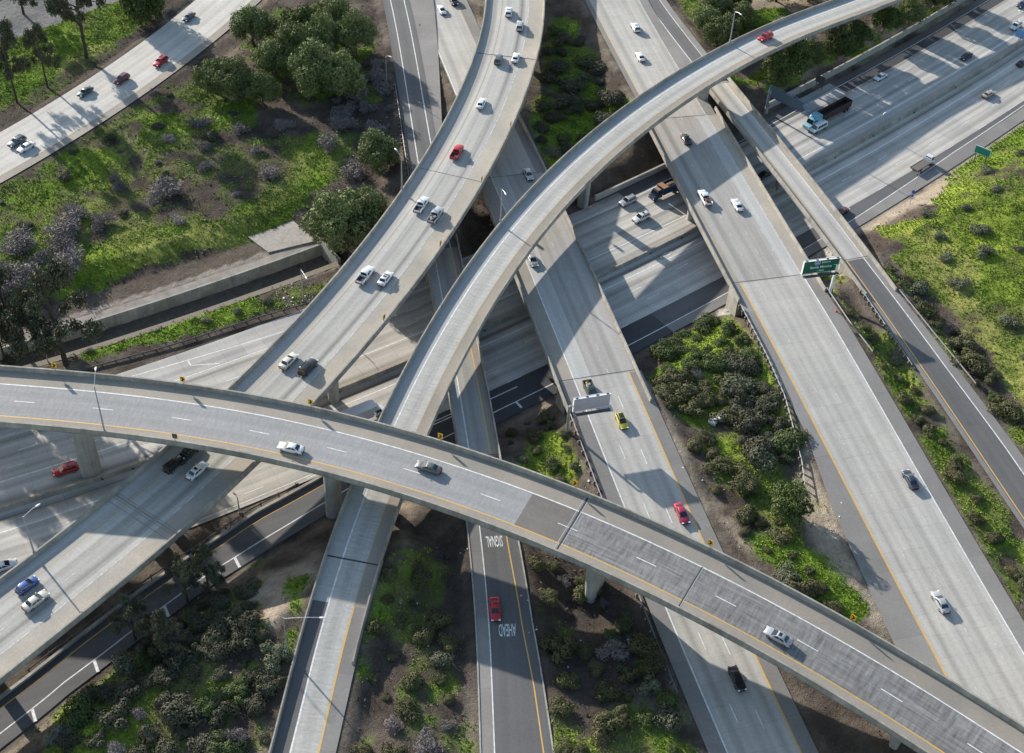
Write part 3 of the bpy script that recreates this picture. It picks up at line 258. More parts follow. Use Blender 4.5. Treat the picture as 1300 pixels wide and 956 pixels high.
DATA = json.loads("""{"V":[["J",52.2,-9.3,-1,"suv","slate","slate grey SUV beside a white sedan at the left end of the far freeway"],["J",52.0,-5.8,-1,"sedan","white","white sedan just behind a slate SUV on the far top left freeway"],["J",79.1,-12.3,-1,"sedan","teal","dark teal sedan in tree shadow on the far top left freeway"],["J",89.0,-8.4,-1,"suv","maroon","dark maroon SUV beside the tree shadows on the far top left freeway"],["J",101.5,-5.3,-1,"suv","red","red SUV alone in full sun on the far top left freeway"],["J",125.7,-12.5,-1,"sedan","navy","navy sedan highest up the far top left freeway"],["AL",68.5,-5.6,1,"sedan","white","white sedan at the top of the straight freeway left of the curved wide bridge"],["AL",63.8,-10.1,1,"suv","black","black SUV cut by the top edge left of the curved wide bridge"],["AL",155.5,-8.9,1,"sedan","silver","silver sedan in shade between the wide curved bridge and the narrow ramp bridge"],["AL",188.1,-1.4,1,"sedan","silver","silver sedan on the middle overpass just below the narrow curved ramp bridge"],["AL",230.8,-2.2,1,"pickup","dkgreen","dark green pickup with a yellow load behind the blank back of the overhead sign"],["AL",239.7,-5.9,1,"hatch","yellow","yellow hatchback with black roof just past the back of the overhead sign"],["AL",264.1,-9.8,1,"sedan","crimson","crimson coupe beside the yellow line near the foot of the overpass"],["AL",299.6,-6.6,1,"sedan","black","black sedan on the freeway under the bottom edge near the front viaduct"],["AR",73.1,-8.6,-1,"suv","white","white SUV higher of two white cars beyond the narrow ramp bridge"],["AR",89.4,-5.4,-1,"sedan","white","white sedan nearer the narrow ramp bridge of two white cars"],["AR",130.7,-5.5,-1,"sedan","black","black sedan just past the narrow ramp bridge on the wide right overpass"],["AR",155.5,-2.1,-1,"pickup","white","white pickup with a rusty load on the wide right overpass"],["AR",159.4,-8.9,-1,"sedan","white","white sedan beside the white pickup on the wide right overpass"],["AR",247.1,-12.6,-1,"sedan","navy","dark navy sedan alone in the right lane of the wide right freeway"],["AR",274.6,-5.6,-1,"sedan","silver","silver sedan nearest the bottom right corner on the wide freeway"],["D",44.5,-6.5,-1,"suv","white","white SUV highest on the wide curved bridge"],["D",51.4,-10.0,-1,"suv","silver","silver SUV second from the top on the wide curved bridge"],["D",67.3,-10.8,-1,"sedan","white","white sedan beside a dark grey SUV near the top of the wide curved bridge"],["D",69.1,-6.5,-1,"suv","grey","dark grey SUV beside a white sedan near the top of the wide curved bridge"],["D",90.2,-6.5,-1,"sedan","white","white sedan alone above the red pickup on the wide curved bridge"],["D",111.9,-6.7,-1,"pickup","red","bright red pickup with an empty bed on the wide curved bridge"],["D",133.8,-6.2,-1,"pickup","white","white pickup in the left lane beside a silver pickup on the wide curved bridge"],["D",136.0,-10.6,-1,"pickup","silver","silver pickup with a loaded bed beside a white pickup"],["D",160.5,-5.5,-1,"pickup","white","long white pickup with an empty bed beside a white sedan on the wide curved bridge"],["D",159.6,-9.8,-1,"sedan","white","white sedan with a dark sunroof beside the long white pickup"],["D",189.7,-5.3,-1,"sedan","cream","cream sedan beside a black SUV just above the front viaduct"],["D",189.2,-9.6,-1,"suv","black","black SUV beside a cream sedan just above the front viaduct"],["D",218.7,-4.5,-1,"pickup","dkgreen","dark green pickup close ahead of a black jeep just below the front viaduct"],["D",222.2,-4.3,-1,"jeep","black","black boxy jeep close behind the dark green pickup below the front viaduct"],["D",220.9,-8.7,-1,"sedan","white","white sedan with sunroof beside the dark pickup and jeep"],["D",256.0,-4.5,-1,"hatch","blue","blue hatchback at the lower left beside a pale sedan"],["D",257.1,-8.1,-1,"sedan","beige","pale beige sedan at the lower left beside the blue hatchback"],["B",112.3,-4.6,-1,"suv","red","red SUV left of the round pier under the front viaduct"],["B",96.9,13.8,1,"sedan","white","white car cut by the left edge below the median barrier"],["B",261.0,-17.5,-1,"suv","silver","silver SUV near the edge line of the sunken freeway between the overpasses"],["B",259.2,-10.7,-1,"suv","white","white SUV with black roof panel on the sunken freeway between the overpasses"],["B",297.1,-5.4,-1,"sedan","black","black car glimpsed in the gap between the two right overpasses"],["B",324.8,-10.8,-1,"van","white","white van beside the blue truck tractor"],["B",359.5,-16.2,-1,"sedan","white","white sedan on the far lanes of the upper right freeway"],["B",388.7,-6.9,-1,"sedan","black","black sedan in shade on the far lanes of the upper right freeway"],["B",415.6,-6.5,-1,"suv","white","white SUV near the median lamp at the upper right corner"],["B",429.3,-12.2,-1,"sedan","navy","navy car at the extreme upper right corner"],["B",375.8,8.5,1,"sedan","tan","tan sedan on the near lanes of the upper right freeway"],["B",398.2,5.7,1,"sedan","black","black sedan cut by the right edge beside the median"],["B",300.8,16.7,1,"sedan","maroon","maroon car half hidden beyond the ramp barrier at the right"],["F",93.2,-4.1,1,"suv","red","red SUV alone on the narrow curved ramp bridge"],["G",278.8,-1.2,1,"sedan","red","bright red sedan beside the painted word AHEAD"],["C",101.9,-1.4,-1,"sedan","white","white sedan on the front viaduct nearest its left half"],["C",126.4,-5.4,-1,"sedan","grey","dark grey sedan at the middle of the front viaduct"],["C",192.6,-2.2,-1,"sedan","silver","silver sedan with sunroof at the right end of the front viaduct"],["B",332.9,17.0,1,"flatbed","white",""],["B",271.2,-14.8,-1,"dump","blue",""],["B",330.0,-12.7,-1,"semi","x",""],["B",168.0,9.8,1,"box","white",""]],"COV":[["grass",1.0,[[-142.3,281.4],[-158.5,329.4],[-141.2,336.5],[-117.1,359.5],[-108.4,342.1],[-116.8,318.9],[-124.7,302.1]]],["grass",0.72,[[-132.3,263.4],[-116.7,274.9],[-99.5,300.4],[-88.5,316.2],[-75.6,304.2],[-62.7,288.7],[-40.5,286.7],[-40.6,271.2],[-49.2,264.2],[-60.0,249.3],[-76.1,238.9],[-94.4,226.9],[-102.4,224.8],[-117.4,218.0]]],["grass",1.0,[[-55.8,283.0],[-42.0,291.2],[-42.4,270.8],[-50.3,265.3],[-55.2,253.9],[-64.1,252.0],[-62.6,265.1]]],["grass",0.9,[[-98.9,244.2],[-79.4,254.6],[-62.5,253.5],[-65.3,248.1],[-81.0,236.8],[-95.3,230.7]]],["grass",1.0,[[-100.1,205.4],[-83.7,216.7],[-62.4,230.9],[-41.0,237.3],[-37.6,231.5],[-55.4,222.7],[-73.3,214.1],[-88.6,204.7]]],["grass",0.95,[[87.5,264.6],[101.9,272.4],[116.9,303.1],[147.4,333.0],[109.7,192.3],[101.6,212.6],[95.6,231.9],[89.3,246.1]]],["grass",0.55,[[71.8,242.7],[81.2,243.3],[94.4,225.4],[109.7,192.3],[106.0,176.5],[91.2,211.2],[83.9,227.4]]],["grass",0.5,[[71.0,234.2],[78.2,222.7],[86.6,195.1],[96.3,160.9],[92.6,146.3],[82.1,179.8],[75.4,206.8]]],["grass",0.85,[[6.1,355.2],[13.0,351.6],[21.5,317.1],[27.3,303.8],[15.2,289.0],[7.4,273.1],[3.2,283.4],[4.7,313.5]]],["grass",0.6,[[30.8,219.6],[48.6,229.9],[52.9,224.3],[55.7,188.8],[57.0,172.6],[50.4,168.0],[39.4,179.0],[32.2,192.1]]],["grass",1.0,[[30.5,214.3],[39.3,221.0],[41.5,211.1],[36.3,205.3],[30.7,205.8]]],["grass",1.0,[[38.0,192.4],[44.3,192.3],[49.5,180.9],[54.0,172.5],[51.2,168.0],[43.8,177.5]]],["grass",0.9,[[48.6,179.9],[54.0,172.5],[55.4,160.5],[60.2,153.8],[62.1,145.9],[54.2,150.2],[46.7,160.0]]],["grass",0.75,[[-0.5,190.1],[7.3,189.7],[14.2,180.3],[15.0,173.1],[7.5,173.0]]],["grass",0.38,[[-21.2,149.1],[-13.5,155.4],[-8.5,146.4],[-2.6,115.8],[-22.5,114.3],[-22.9,134.0]]],["grass",0.45,[[8.1,147.3],[23.2,141.7],[31.4,117.8],[10.0,116.5]]],["grass",0.8,[[-23.9,142.9],[-21.1,141.5],[-20.2,127.5],[-23.2,125.3]]],["grass",0.9,[[-36.4,147.6],[-32.4,149.0],[-32.6,136.4],[-33.9,127.5],[-36.1,129.1]]],["grass",0.7,[[-50.2,159.2],[-40.9,164.5],[-40.4,161.7],[-43.8,155.9],[-48.9,152.0]]],["grass",0.5,[[-68.2,138.6],[-55.5,149.7],[-42.4,148.9],[-33.5,113.4],[-69.5,112.2]]],["grass",0.8,[[45.6,368.4],[61.2,360.7],[78.2,367.5],[74.3,353.5],[57.4,342.3],[47.4,359.3]]],["grass",0.5,[[55.5,321.0],[63.1,331.2],[97.2,353.2],[125.2,378.9],[134.8,389.3],[96.9,350.2],[66.9,324.2]]],["grass",0.6,[[-77.4,344.3],[-61.8,351.7],[-41.4,331.1],[-38.4,303.7],[-66.9,301.8],[-79.9,327.8]]],["sand",1.0,[[79.4,265.3],[100.1,284.7],[113.4,300.9],[135.4,319.9],[146.5,329.7],[144.5,323.1],[117.5,296.8],[104.9,277.4],[94.5,271.7],[85.9,265.3]]],["sand",1.0,[[-45.9,145.1],[-43.4,150.2],[-39.6,152.9],[-32.5,158.5],[-31.3,148.8],[-35.9,136.3],[-39.4,133.2]]],["sand",0.8,[[55.7,188.8],[58.6,188.0],[61.3,172.4],[63.5,161.4],[66.1,149.4],[68.8,136.5],[65.6,146.2],[58.3,160.8],[56.2,172.6]]],["sand",0.8,[[28.2,200.6],[30.8,196.2],[36.4,180.4],[41.5,167.4],[46.7,160.0],[39.4,168.9],[31.9,185.7]]],["sand",0.9,[[35.3,194.1],[38.0,193.1],[44.7,188.0],[51.1,181.7],[55.1,175.6],[54.1,173.8],[48.5,178.7],[42.0,183.4],[36.2,189.9]]],["sand",0.8,[[55.0,384.9],[66.8,370.6],[89.1,379.0],[77.6,362.7],[65.5,356.5],[58.8,358.4]]],["sand",0.7,[[-17.1,361.9],[-13.7,362.7],[-14.3,345.9],[-16.4,350.3]]],["sand",0.5,[[91.3,220.7],[97.3,200.5],[102.1,186.2],[101.2,182.1],[95.0,197.1]]],["sand",0.6,[[-20.5,168.6],[-13.3,167.8],[-16.3,155.1],[-19.3,154.4]]],["sand",0.8,[[55.4,319.6],[84.7,345.9],[111.1,368.2],[141.0,397.3],[136.6,385.5],[97.0,348.7],[69.2,325.1]]],["sand",0.35,[[-86.7,328.6],[-76.3,344.3],[-73.6,328.4],[-85.5,312.4]]],["sand",0.5,[[-46.9,165.1],[-33.3,173.9],[-33.5,169.9],[-44.1,157.7],[-53.8,148.1],[-55.3,148.9]]],["burnt",0.8,[[-89.4,282.6],[-67.7,294.7],[-56.1,284.6],[-62.1,262.1],[-73.0,250.6],[-86.7,254.0]]],["burnt",0.75,[[-129.7,266.9],[-100.4,304.2],[-78.8,351.7],[-71.8,344.3],[-93.6,296.8],[-127.4,259.7]]],["burnt",0.6,[[-110.9,261.0],[-93.2,265.3],[-82.2,276.8],[-73.9,264.4],[-83.3,247.7],[-103.1,246.5]]],["burnt",0.5,[[-52.1,330.0],[-37.1,331.9],[-29.0,270.8],[-43.1,275.7],[-53.0,291.3]]],["burnt",0.6,[[-18.9,153.1],[-5.4,163.0],[-2.0,128.8],[-13.7,127.9]]],["burnt",0.6,[[4.2,158.4],[16.5,155.4],[27.3,141.8],[29.4,129.2],[8.4,129.5]]],["burnt",0.5,[[-69.1,141.9],[-56.3,153.2],[-40.0,143.9],[-34.1,124.6],[-65.3,123.5]]],["burnt",0.7,[[-139.1,283.5],[-125.9,306.3],[-106.9,340.8],[-103.5,335.6],[-117.5,306.3],[-136.1,274.7]]],["dry",0.6,[[91.4,258.2],[101.2,261.3],[106.0,249.3],[104.9,225.6],[113.4,213.4],[109.7,192.3],[101.1,210.2],[95.4,230.6]]],["dry",0.6,[[-127.9,313.2],[-120.9,326.3],[-114.2,334.5],[-114.5,326.7],[-121.3,312.0]]],["dry",0.5,[[-91.3,235.8],[-78.0,248.5],[-60.7,253.9],[-64.9,245.9],[-80.8,235.7]]],["paved",1.0,[[-159.8,320.4],[-172.2,355.7],[-137.2,378.7],[-104.3,381.2],[-109.5,361.7],[-117.5,352.2],[-129.9,341.6],[-137.7,331.8],[-144.5,325.7]]]],"SH":[["green",2.2,4.0,3.1,[[29.3,215.8],[36.3,226.5],[44.6,232.5],[51.3,224.9],[51.9,214.1],[46.3,208.0],[38.0,207.6],[31.5,206.7]],"green shrub in the top part of the thicket right of centre, nearest the sunken freeway","thicket top shrubs"],["oak",2.4,4.2,3.1,[[30.6,204.5],[37.9,206.1],[45.3,205.6],[44.4,193.4],[38.0,193.1],[31.6,195.5]],"dark olive shrub in the middle left of the thicket right of centre","thicket middle left shrubs"],["dark",2.2,4.2,3.0,[[46.2,210.4],[53.2,210.6],[54.9,196.7],[55.0,182.5],[48.8,181.4],[45.1,192.3]],"dark shrub on the right side of the thicket beside the curving guardrail","thicket right side shrubs"],["oak",2.0,3.6,3.0,[[34.9,187.7],[40.1,189.5],[42.3,181.2],[46.9,177.4],[48.7,172.3],[46.6,166.8],[40.5,173.4]],"olive shrub at the lower left edge of the thicket along the tan dirt path","thicket lower shrubs"],["oak",1.8,3.2,3.2,[[42.9,174.5],[51.9,168.0],[53.6,157.6],[57.6,155.3],[63.3,144.4],[56.8,147.9],[46.5,158.2]],"olive shrub on the green slope under the lone dark tree beside the front viaduct","shrubs on the slope beside the front viaduct"],["oak",1.7,3.2,3.1,[[69.9,232.5],[76.3,227.6],[83.0,210.9],[87.3,190.8],[96.8,157.2],[95.8,148.1],[84.0,182.0],[76.7,204.6]],"brown green shrub in the strip between the wide freeway and the asphalt ramp","shrubs between the wide freeway and the ramp"],["oak",1.3,2.4,3.6,[[80.9,245.7],[89.0,244.7],[95.1,229.3],[101.1,210.2],[106.6,192.4],[104.8,184.3],[95.4,207.0],[85.7,227.6]],"dark shrub along the right side of the asphalt ramp below the bright green slope","shrubs along the right side of the ramp"],["oak",2.4,4.2,3.8,[[82.5,240.3],[90.8,239.4],[96.5,223.0],[104.0,201.3],[108.1,192.4],[106.1,183.9],[97.3,200.5],[89.1,218.1]],"large dark rounded bush in the thick band between the bright slope and the ramp","bush band on the right"],["grey",1.6,3.2,8,[[92.4,262.4],[103.7,272.5],[116.0,291.5],[135.9,308.0],[110.0,206.0],[100.5,230.7],[93.3,248.9]],"rounded grey shrub scattered on the bright green slope at the right","grey shrubs on the right slope"],["dark",2.4,3.8,3.9,[[5.8,345.1],[14.1,341.9],[20.5,317.7],[25.4,304.9],[14.2,289.0],[7.3,276.3],[3.7,291.8]],"dark shrub in the shaded green gap between the wide curved bridge and the upper freeway","shrubs in the shaded gap near the top"],["oak",1.6,2.8,3.6,[[-23.1,147.5],[-14.7,153.7],[-10.0,148.1],[-2.6,115.8],[-23.7,114.0],[-22.7,132.5]],"olive shrub in the shade between the lower ramp bridge and the road marked SIGNAL AHEAD","shrubs left of the signal ahead road"],["oak",2.0,3.8,2.9,[[4.7,156.7],[14.4,154.5],[26.0,143.2],[31.4,117.8],[10.0,116.5]],"dark olive shrub between the road marked SIGNAL AHEAD and the blade pier","shrubs right of the signal ahead road"],["dark",2.0,3.6,2.8,[[-65.5,138.8],[-53.9,149.0],[-43.4,146.8],[-36.3,134.8],[-34.1,113.4],[-69.5,112.2]],"dark shrub in the shaded lower left slope below the asphalt off ramp","shrubs on the lower left slope"],["oak",1.4,2.3,3.6,[[-0.3,191.6],[8.0,194.3],[13.4,183.2],[15.7,175.5],[9.0,173.5],[2.1,177.5]],"shrub in the small wedge above the front viaduct beside the blank sign back","shrubs in the small wedge by the sign back"],["grey",1.0,1.8,5.5,[[-90.7,206.5],[-73.9,216.6],[-57.7,225.8],[-52.0,228.1],[-57.3,223.7],[-73.6,215.3]],"small grey green shrub in the grass strip beside the storm channel","shrubs beside the storm channel"],["bare",2.0,4.4,9,[[-94.9,289.5],[-65.6,294.2],[-36.2,284.0],[-30.4,265.6],[-43.7,266.0],[-56.5,287.8],[-62.1,262.1],[-81.5,247.8],[-100.2,263.0]],"leafless brown shrub on the scorched patch of the upper left hillside","leafless shrubs on the scorched hillside"],["bare",2.8,4.6,5,[[-53.6,309.9],[-40.4,322.8],[-32.4,295.4],[-33.8,279.7],[-47.1,292.0]],"purple brown leafless shrub under the pale green trees near the guardrail","leafless shrubs under the upper trees"],["bare",4.6,6.4,5.4,[[-115.6,240.2],[-101.7,248.1],[-95.6,231.7],[-102.9,226.8],[-110.8,221.1]],"large leafless grey shrub at the left edge above the leaning tree","big leafless shrubs at the left edge"],["bare",2.2,3.4,10,[[-109.6,259.8],[-94.1,265.2],[-96.1,247.3],[-109.1,248.4]],"leafless grey shrub in the green hillside at the left","leafless shrubs on the left hillside"],["dark",1.5,3.4,10,[[-126.0,267.3],[-98.5,296.2],[-84.3,316.6],[-74.5,298.1],[-82.0,258.0],[-100.6,244.0],[-117.8,241.5]],"low dark green shrub on the upper left hillside","low shrubs on the upper left hillside"]],"TR":[["gum",[-113.4,204.6],19,15,"tall tree beyond the left edge"],["gum",[-122.5,205.1],20,15,"farther tall tree beyond the left edge"],["gum",[-104.9,208.9],17,13,"dark eucalyptus behind the storm channel at the left edge"],["gum",[-119.2,320.1],24,13,"tallest sparse grey eucalyptus on the green verge at the top left"],["gum",[-125.7,305.6],16,7,"thin half bare eucalyptus second from the left on the top left verge"],["gum",[-131.2,297.5],19,8,"leftmost tall thin eucalyptus on the top left verge"],["willow",[-107.8,342.6],12,12,"dark drooping willow at the top left where the verge meets the freeway"],["gum",[-142.6,341.3],12,10,"dark rounded tree beside the parking area in the top left corner"],["pepper",[-75.5,329.6],10,11,"green pepper tree beside the bend of the far freeway"],["pepper",[-75.3,302.7],11,11,"pale pepper tree on the green hillside edge"],["pepper",[-61.4,316.8],13,12,"upper left crown of the big pepper tree cluster"],["pepper",[-55.3,307.1],13,13,"lowest crown of the big pepper tree cluster"],["pepper",[-55.5,323.2],12,10,"darker middle crown of the big pepper tree cluster"],["pepper",[-66.9,314.2],10,10,"low pepper tree at the left foot of the big cluster"],["bush",[-61.9,329.7],12,11,"dark green tree at the top of the big cluster"],["pepper",[-48.6,306.4],11,11,"right lower crown of the big pepper tree cluster"],["pepper",[-53.7,333.8],11,11,"upper right crown of the big pepper tree cluster"],["pepper",[-81.2,306.3],9,9,"small pale pepper tree left of the one on the hillside edge"],["pepper",[-67.6,299.7],9,8,"small pepper tree right of the one on the hillside edge"],["pepper",[-46.8,325.8],12,10,"pale round pepper tree right of the big cluster"],["pepper",[-35.6,275.0],10,10,"pepper tree with a bent dark trunk beside the guardrail"],["pepper",[-41.5,245.8],14,14,"big dark green pepper tree over the end of the storm channel"],["pepper",[-34.8,250.5],11,11,"smaller green pepper tree touching the wide curved bridge"],["gum",[-92.4,203.2],20,15,"big leaning dark eucalyptus beside the storm channel at the left"],["gum",[-104.8,202.9],13,8,"thin eucalyptus at the left edge above the front viaduct"],["gum",[-51.5,147.9],11,5,"tall thin young eucalyptus beside the asphalt off ramp"],["gum",[-54.9,145.6],10,6,"young eucalyptus left of the tallest one beside the off ramp"],["gum",[-62.1,137.1],8,6,"young eucalyptus against the wide curved bridge at the lower left"],["gum",[-58.1,134.6],8,5,"young eucalyptus in the middle of the lower left group"],["gum",[-55.0,133.5],8,5,"young eucalyptus with a thin crown at the foot of the lower left slope"],["bush",[53.5,169.2],7.5,7.5,"dense dark green tree standing alone beside the end of the guardrail"],["pepper",[50.1,348.4],8,9,"round olive tree left of the lamp behind the narrow ramp bridge"],["pepper",[54.1,341.9],9,9,"brightest olive tree touching the narrow ramp bridge"],["pepper",[52.9,357.3],8,8,"small olive tree at the top behind the narrow ramp bridge"],["pepper",[60.2,352.4],8,8,"olive tree beside the tall lamp behind the narrow ramp bridge"],["willow",[58.0,363.8],8,10,"dark tree at the very top beside the pale dirt lot"],["bush",[68.0,325.2],9,9,"dark tree nearest the sign gantry in the row under the ramp bridge"],["bush",[73.6,330.7],10,9,"second tree from the gantry in the row under the ramp bridge"],["pepper",[79.1,336.2],7,7,"pale green tree third in the row under the ramp bridge"],["bush",[87.1,342.2],9,8,"round tree right of the middle pier of the ramp bridge"],["bush",[93.1,348.1],8,8,"tree in the middle of the row above the retaining wall"],["bush",[102.5,357.8],9,8,"dark tree near the far pier in the row above the retaining wall"],["pepper",[111.3,365.1],7,8,"low tree just past the far pier above the retaining wall"],["bush",[120.8,374.8],9,9,"last dark tree at the top of the row above the retaining wall"],["bush",[128.6,382.7],8,8,"tree cut by the top edge above the retaining wall"],["bush",[72.7,370.6],8,9,"dark tree at the top edge behind the upper ramp"],["pepper",[82.2,371.7],7,9,"green tree at the top edge right of the dirt lot"]],"PAD":[[-63.0,248.9],[-53.3,255.6],[-46.7,248.6],[-57.0,243.3]],"ROCK":[[42.8,194.1],[41.2,193.0]],"LIT":[[-47.9,230.0,4.5,70],[-51.1,228.2,3,25],[14.3,178.5,1.5,14],[15.7,174.6,1.5,12],[40.1,179.0,8,22],[62.8,172.5,4,8],[-9.0,134.4,9,22],[-17.6,139.8,6,12],[46.9,161.9,5,10],[4.6,146.5,1.2,14],[6.2,140.2,1.2,12],[-84.3,286.7,40,26],[-38.9,290.4,8,26],[-69.4,329.3,25,14],[91.6,229.8,10,8],[20.4,134.9,8,12],[-43.9,136.2,20,22],[-6.4,155.9,1.0,8]]}""")
# ---------------------------------------------------------------- road alignments (metres)
def tab(t, s):
    if isinstance(t, (int, float)):
        return np.full_like(np.asarray(s, float), float(t)) if np.ndim(s) else float(t)
    return np.interp(s, [p[0] for p in t], [p[1] for p in t])

class Curve:
    def __init__(self, pts):
        self.P = np.array(pts, float)
        d = np.hypot(*np.diff(self.P[:, :2], axis=0).T)
        self.s = np.r_[0, np.cumsum(d)]
        T = np.gradient(self.P[:, :2], axis=0)
        self.T = T / np.hypot(*T.T)[:, None]
        self.L = self.s[-1]
        ss = np.linspace(0, self.L, int(self.L) + 1)      # 1 m samples
        self.ss = ss
        k = np.array([1, 2, 3, 2, 1.]) / 9.
        q = [np.interp(ss, self.s, self.P[:, i]) for i in range(3)]
        for _ in range(2):
            q = [np.convolve(np.r_[2*v[0]-v[2], 2*v[0]-v[1], v, 2*v[-1]-v[-2], 2*v[-1]-v[-3]], k, 'valid') for v in q]
        self.Q = np.stack(q, 1)
        T = np.gradient(self.Q[:, :2], axis=0)
        self.TQ = T / np.hypot(*T.T)[:, None]
    def at(self, s, off=0., dz=0.):
        x = np.interp(s, self.ss, self.Q[:, 0]); y = np.interp(s, self.ss, self.Q[:, 1]); z = np.interp(s, self.ss, self.Q[:, 2])
        tx = np.interp(s, self.ss, self.TQ[:, 0]); ty = np.interp(s, self.ss, self.TQ[:, 1])
        return np.array([x + ty * off, y - tx * off, z + dz])
    def z(self, s):
        return np.interp(s, self.ss, self.Q[:, 2])
    def ang(self, s):
        return math.atan2(float(np.interp(s, self.ss, self.TQ[:, 1])), float(np.interp(s, self.ss, self.TQ[:, 0])))
    def project(self, x, y, s0=None, s1=None):
        """s, off of points"""
        x = np.atleast_1d(np.asarray(x, float)); y = np.atleast_1d(np.asarray(y, float))
        m = np.ones(len(self.ss), bool)
        if s0 is not None: m &= self.ss >= s0
        if s1 is not None: m &= self.ss <= s1
        Q = self.Q[m]; T = self.TQ[m]; S = self.ss[m]
        so = np.empty(len(x)); oo = np.empty(len(x)); al = np.empty(len(x))
        Q4 = Q[::4]
        for a in range(0, len(x), 20000):
            xs = x[a:a+20000]; ys = y[a:a+20000]
            i = np.argmin((xs[:, None] - Q4[None, :, 0])**2 + (ys[:, None] - Q4[None, :, 1])**2, 1) * 4
            dx = xs - Q[i, 0]; dy = ys - Q[i, 1]
            d = dx * T[i, 0] + dy * T[i, 1]
            j = np.clip(i + np.round(d).astype(int), 0, len(Q) - 1)
            dx = xs - Q[j, 0]; dy = ys - Q[j, 1]
            al[a:a+20000] = dx * T[j, 0] + dy * T[j, 1]
            so[a:a+20000] = S[j]; oo[a:a+20000] = dx * T[j, 1] - dy * T[j, 0]
        return so + np.clip(al, -1, 1), oo, al

CV = {k: Curve(v) for k, v in ROADS.items()}

B1OUT = [(0, -31), (123, -30), (145, -28.6), (163, -28), (177, -26.6), (205, -23.3), (250, -22), (345, -23.6), (620, -23)]
IYEL = [(0, 86), (60, 56), (97, 40), (105, 36.1), (116, 31.2), (125, 28), (140, 23.5), (152, 21.7), (165, 19.6), (200, 18)]
IWHT = [(0, 91), (60, 60.5), (97, 44.2), (101, 42.1), (108, 39.1), (117, 35), (127, 31.2), (139, 28.2), (151, 25.8), (158, 24.6), (170, 23), (193, 21.9)]
B2OUT = [(0, 94), (60, 63), (97, 47), (101, 45), (108, 42), (117, 38), (127, 34), (139, 31), (151, 28.6), (170, 25.6), (200, 24.5), (240, 23.8), (300, 22.8), (370, 21.6), (620, 21)]
B2WHT = [(0, 19), (131, 18.6), (155, 18), (175, 18), (193, 21.9), (230, 21.4), (260, 21), (300, 20.2), (345, 18.2), (380, 17.6), (620, 17.5)]
ATG = [  # at-grade stretches: road, s0, s1, left off, right off (of the paved width)
    ('AL', 0, 154, -14.2, 0.4), ('AL', 234, 999, -14.4, 3.2),
    ('AR', 0, 122, -17.0, 1.5), ('AR', 189, 999, -18.9, [(191, 2.6), (232, 2.8), (250, 4.8), (281, 6.1), (400, 7)]),
    ('G', 0, 180, -5.6, 2.4), ('G', 246, 999, [(249, -5.8), (267, -6.8), (294, -8.5), (400, -11)], 2.2),
    ('H', 0, 116, -6.0, 1.4), ('H', 188, 999, [(190, -6.0), (217, -7.0), (251, -8.3), (400, -9)], 1.4),
    ('F', 298, 999, -10.0, 0.2), ('J', 0, 999, -16.8, 0.6)]
DOWN = {'C', 'D'}

_rs = np.random.RandomState(7)
_lat = _rs.rand(256, 256)
def vnoise(x, y, sc):
    x = np.asarray(x, float) / sc + 100.3; y = np.asarray(y, float) / sc + 57.7
    xi = np.floor(x).astype(int); yi = np.floor(y).astype(int); fx = x - xi; fy = y - yi
    fx = fx * fx * (3 - 2 * fx); fy = fy * fy * (3 - 2 * fy)
    a = _lat[xi % 256, yi % 256]; b = _lat[(xi + 1) % 256, yi % 256]; c = _lat[xi % 256, (yi + 1) % 256]; d = _lat[(xi + 1) % 256, (yi + 1) % 256]
    return (a * (1 - fx) + b * fx) * (1 - fy) + (c * (1 - fx) + d * fx) * fy
def fbm(x, y, sc, n=4):
    v = 0; a = .5; t = 0
    for i in range(n):
        v = v + a * vnoise(np.asarray(x) + 31 * i, np.asarray(y) - 17 * i, sc / 2**i); t += a; a *= .5
    return v / t

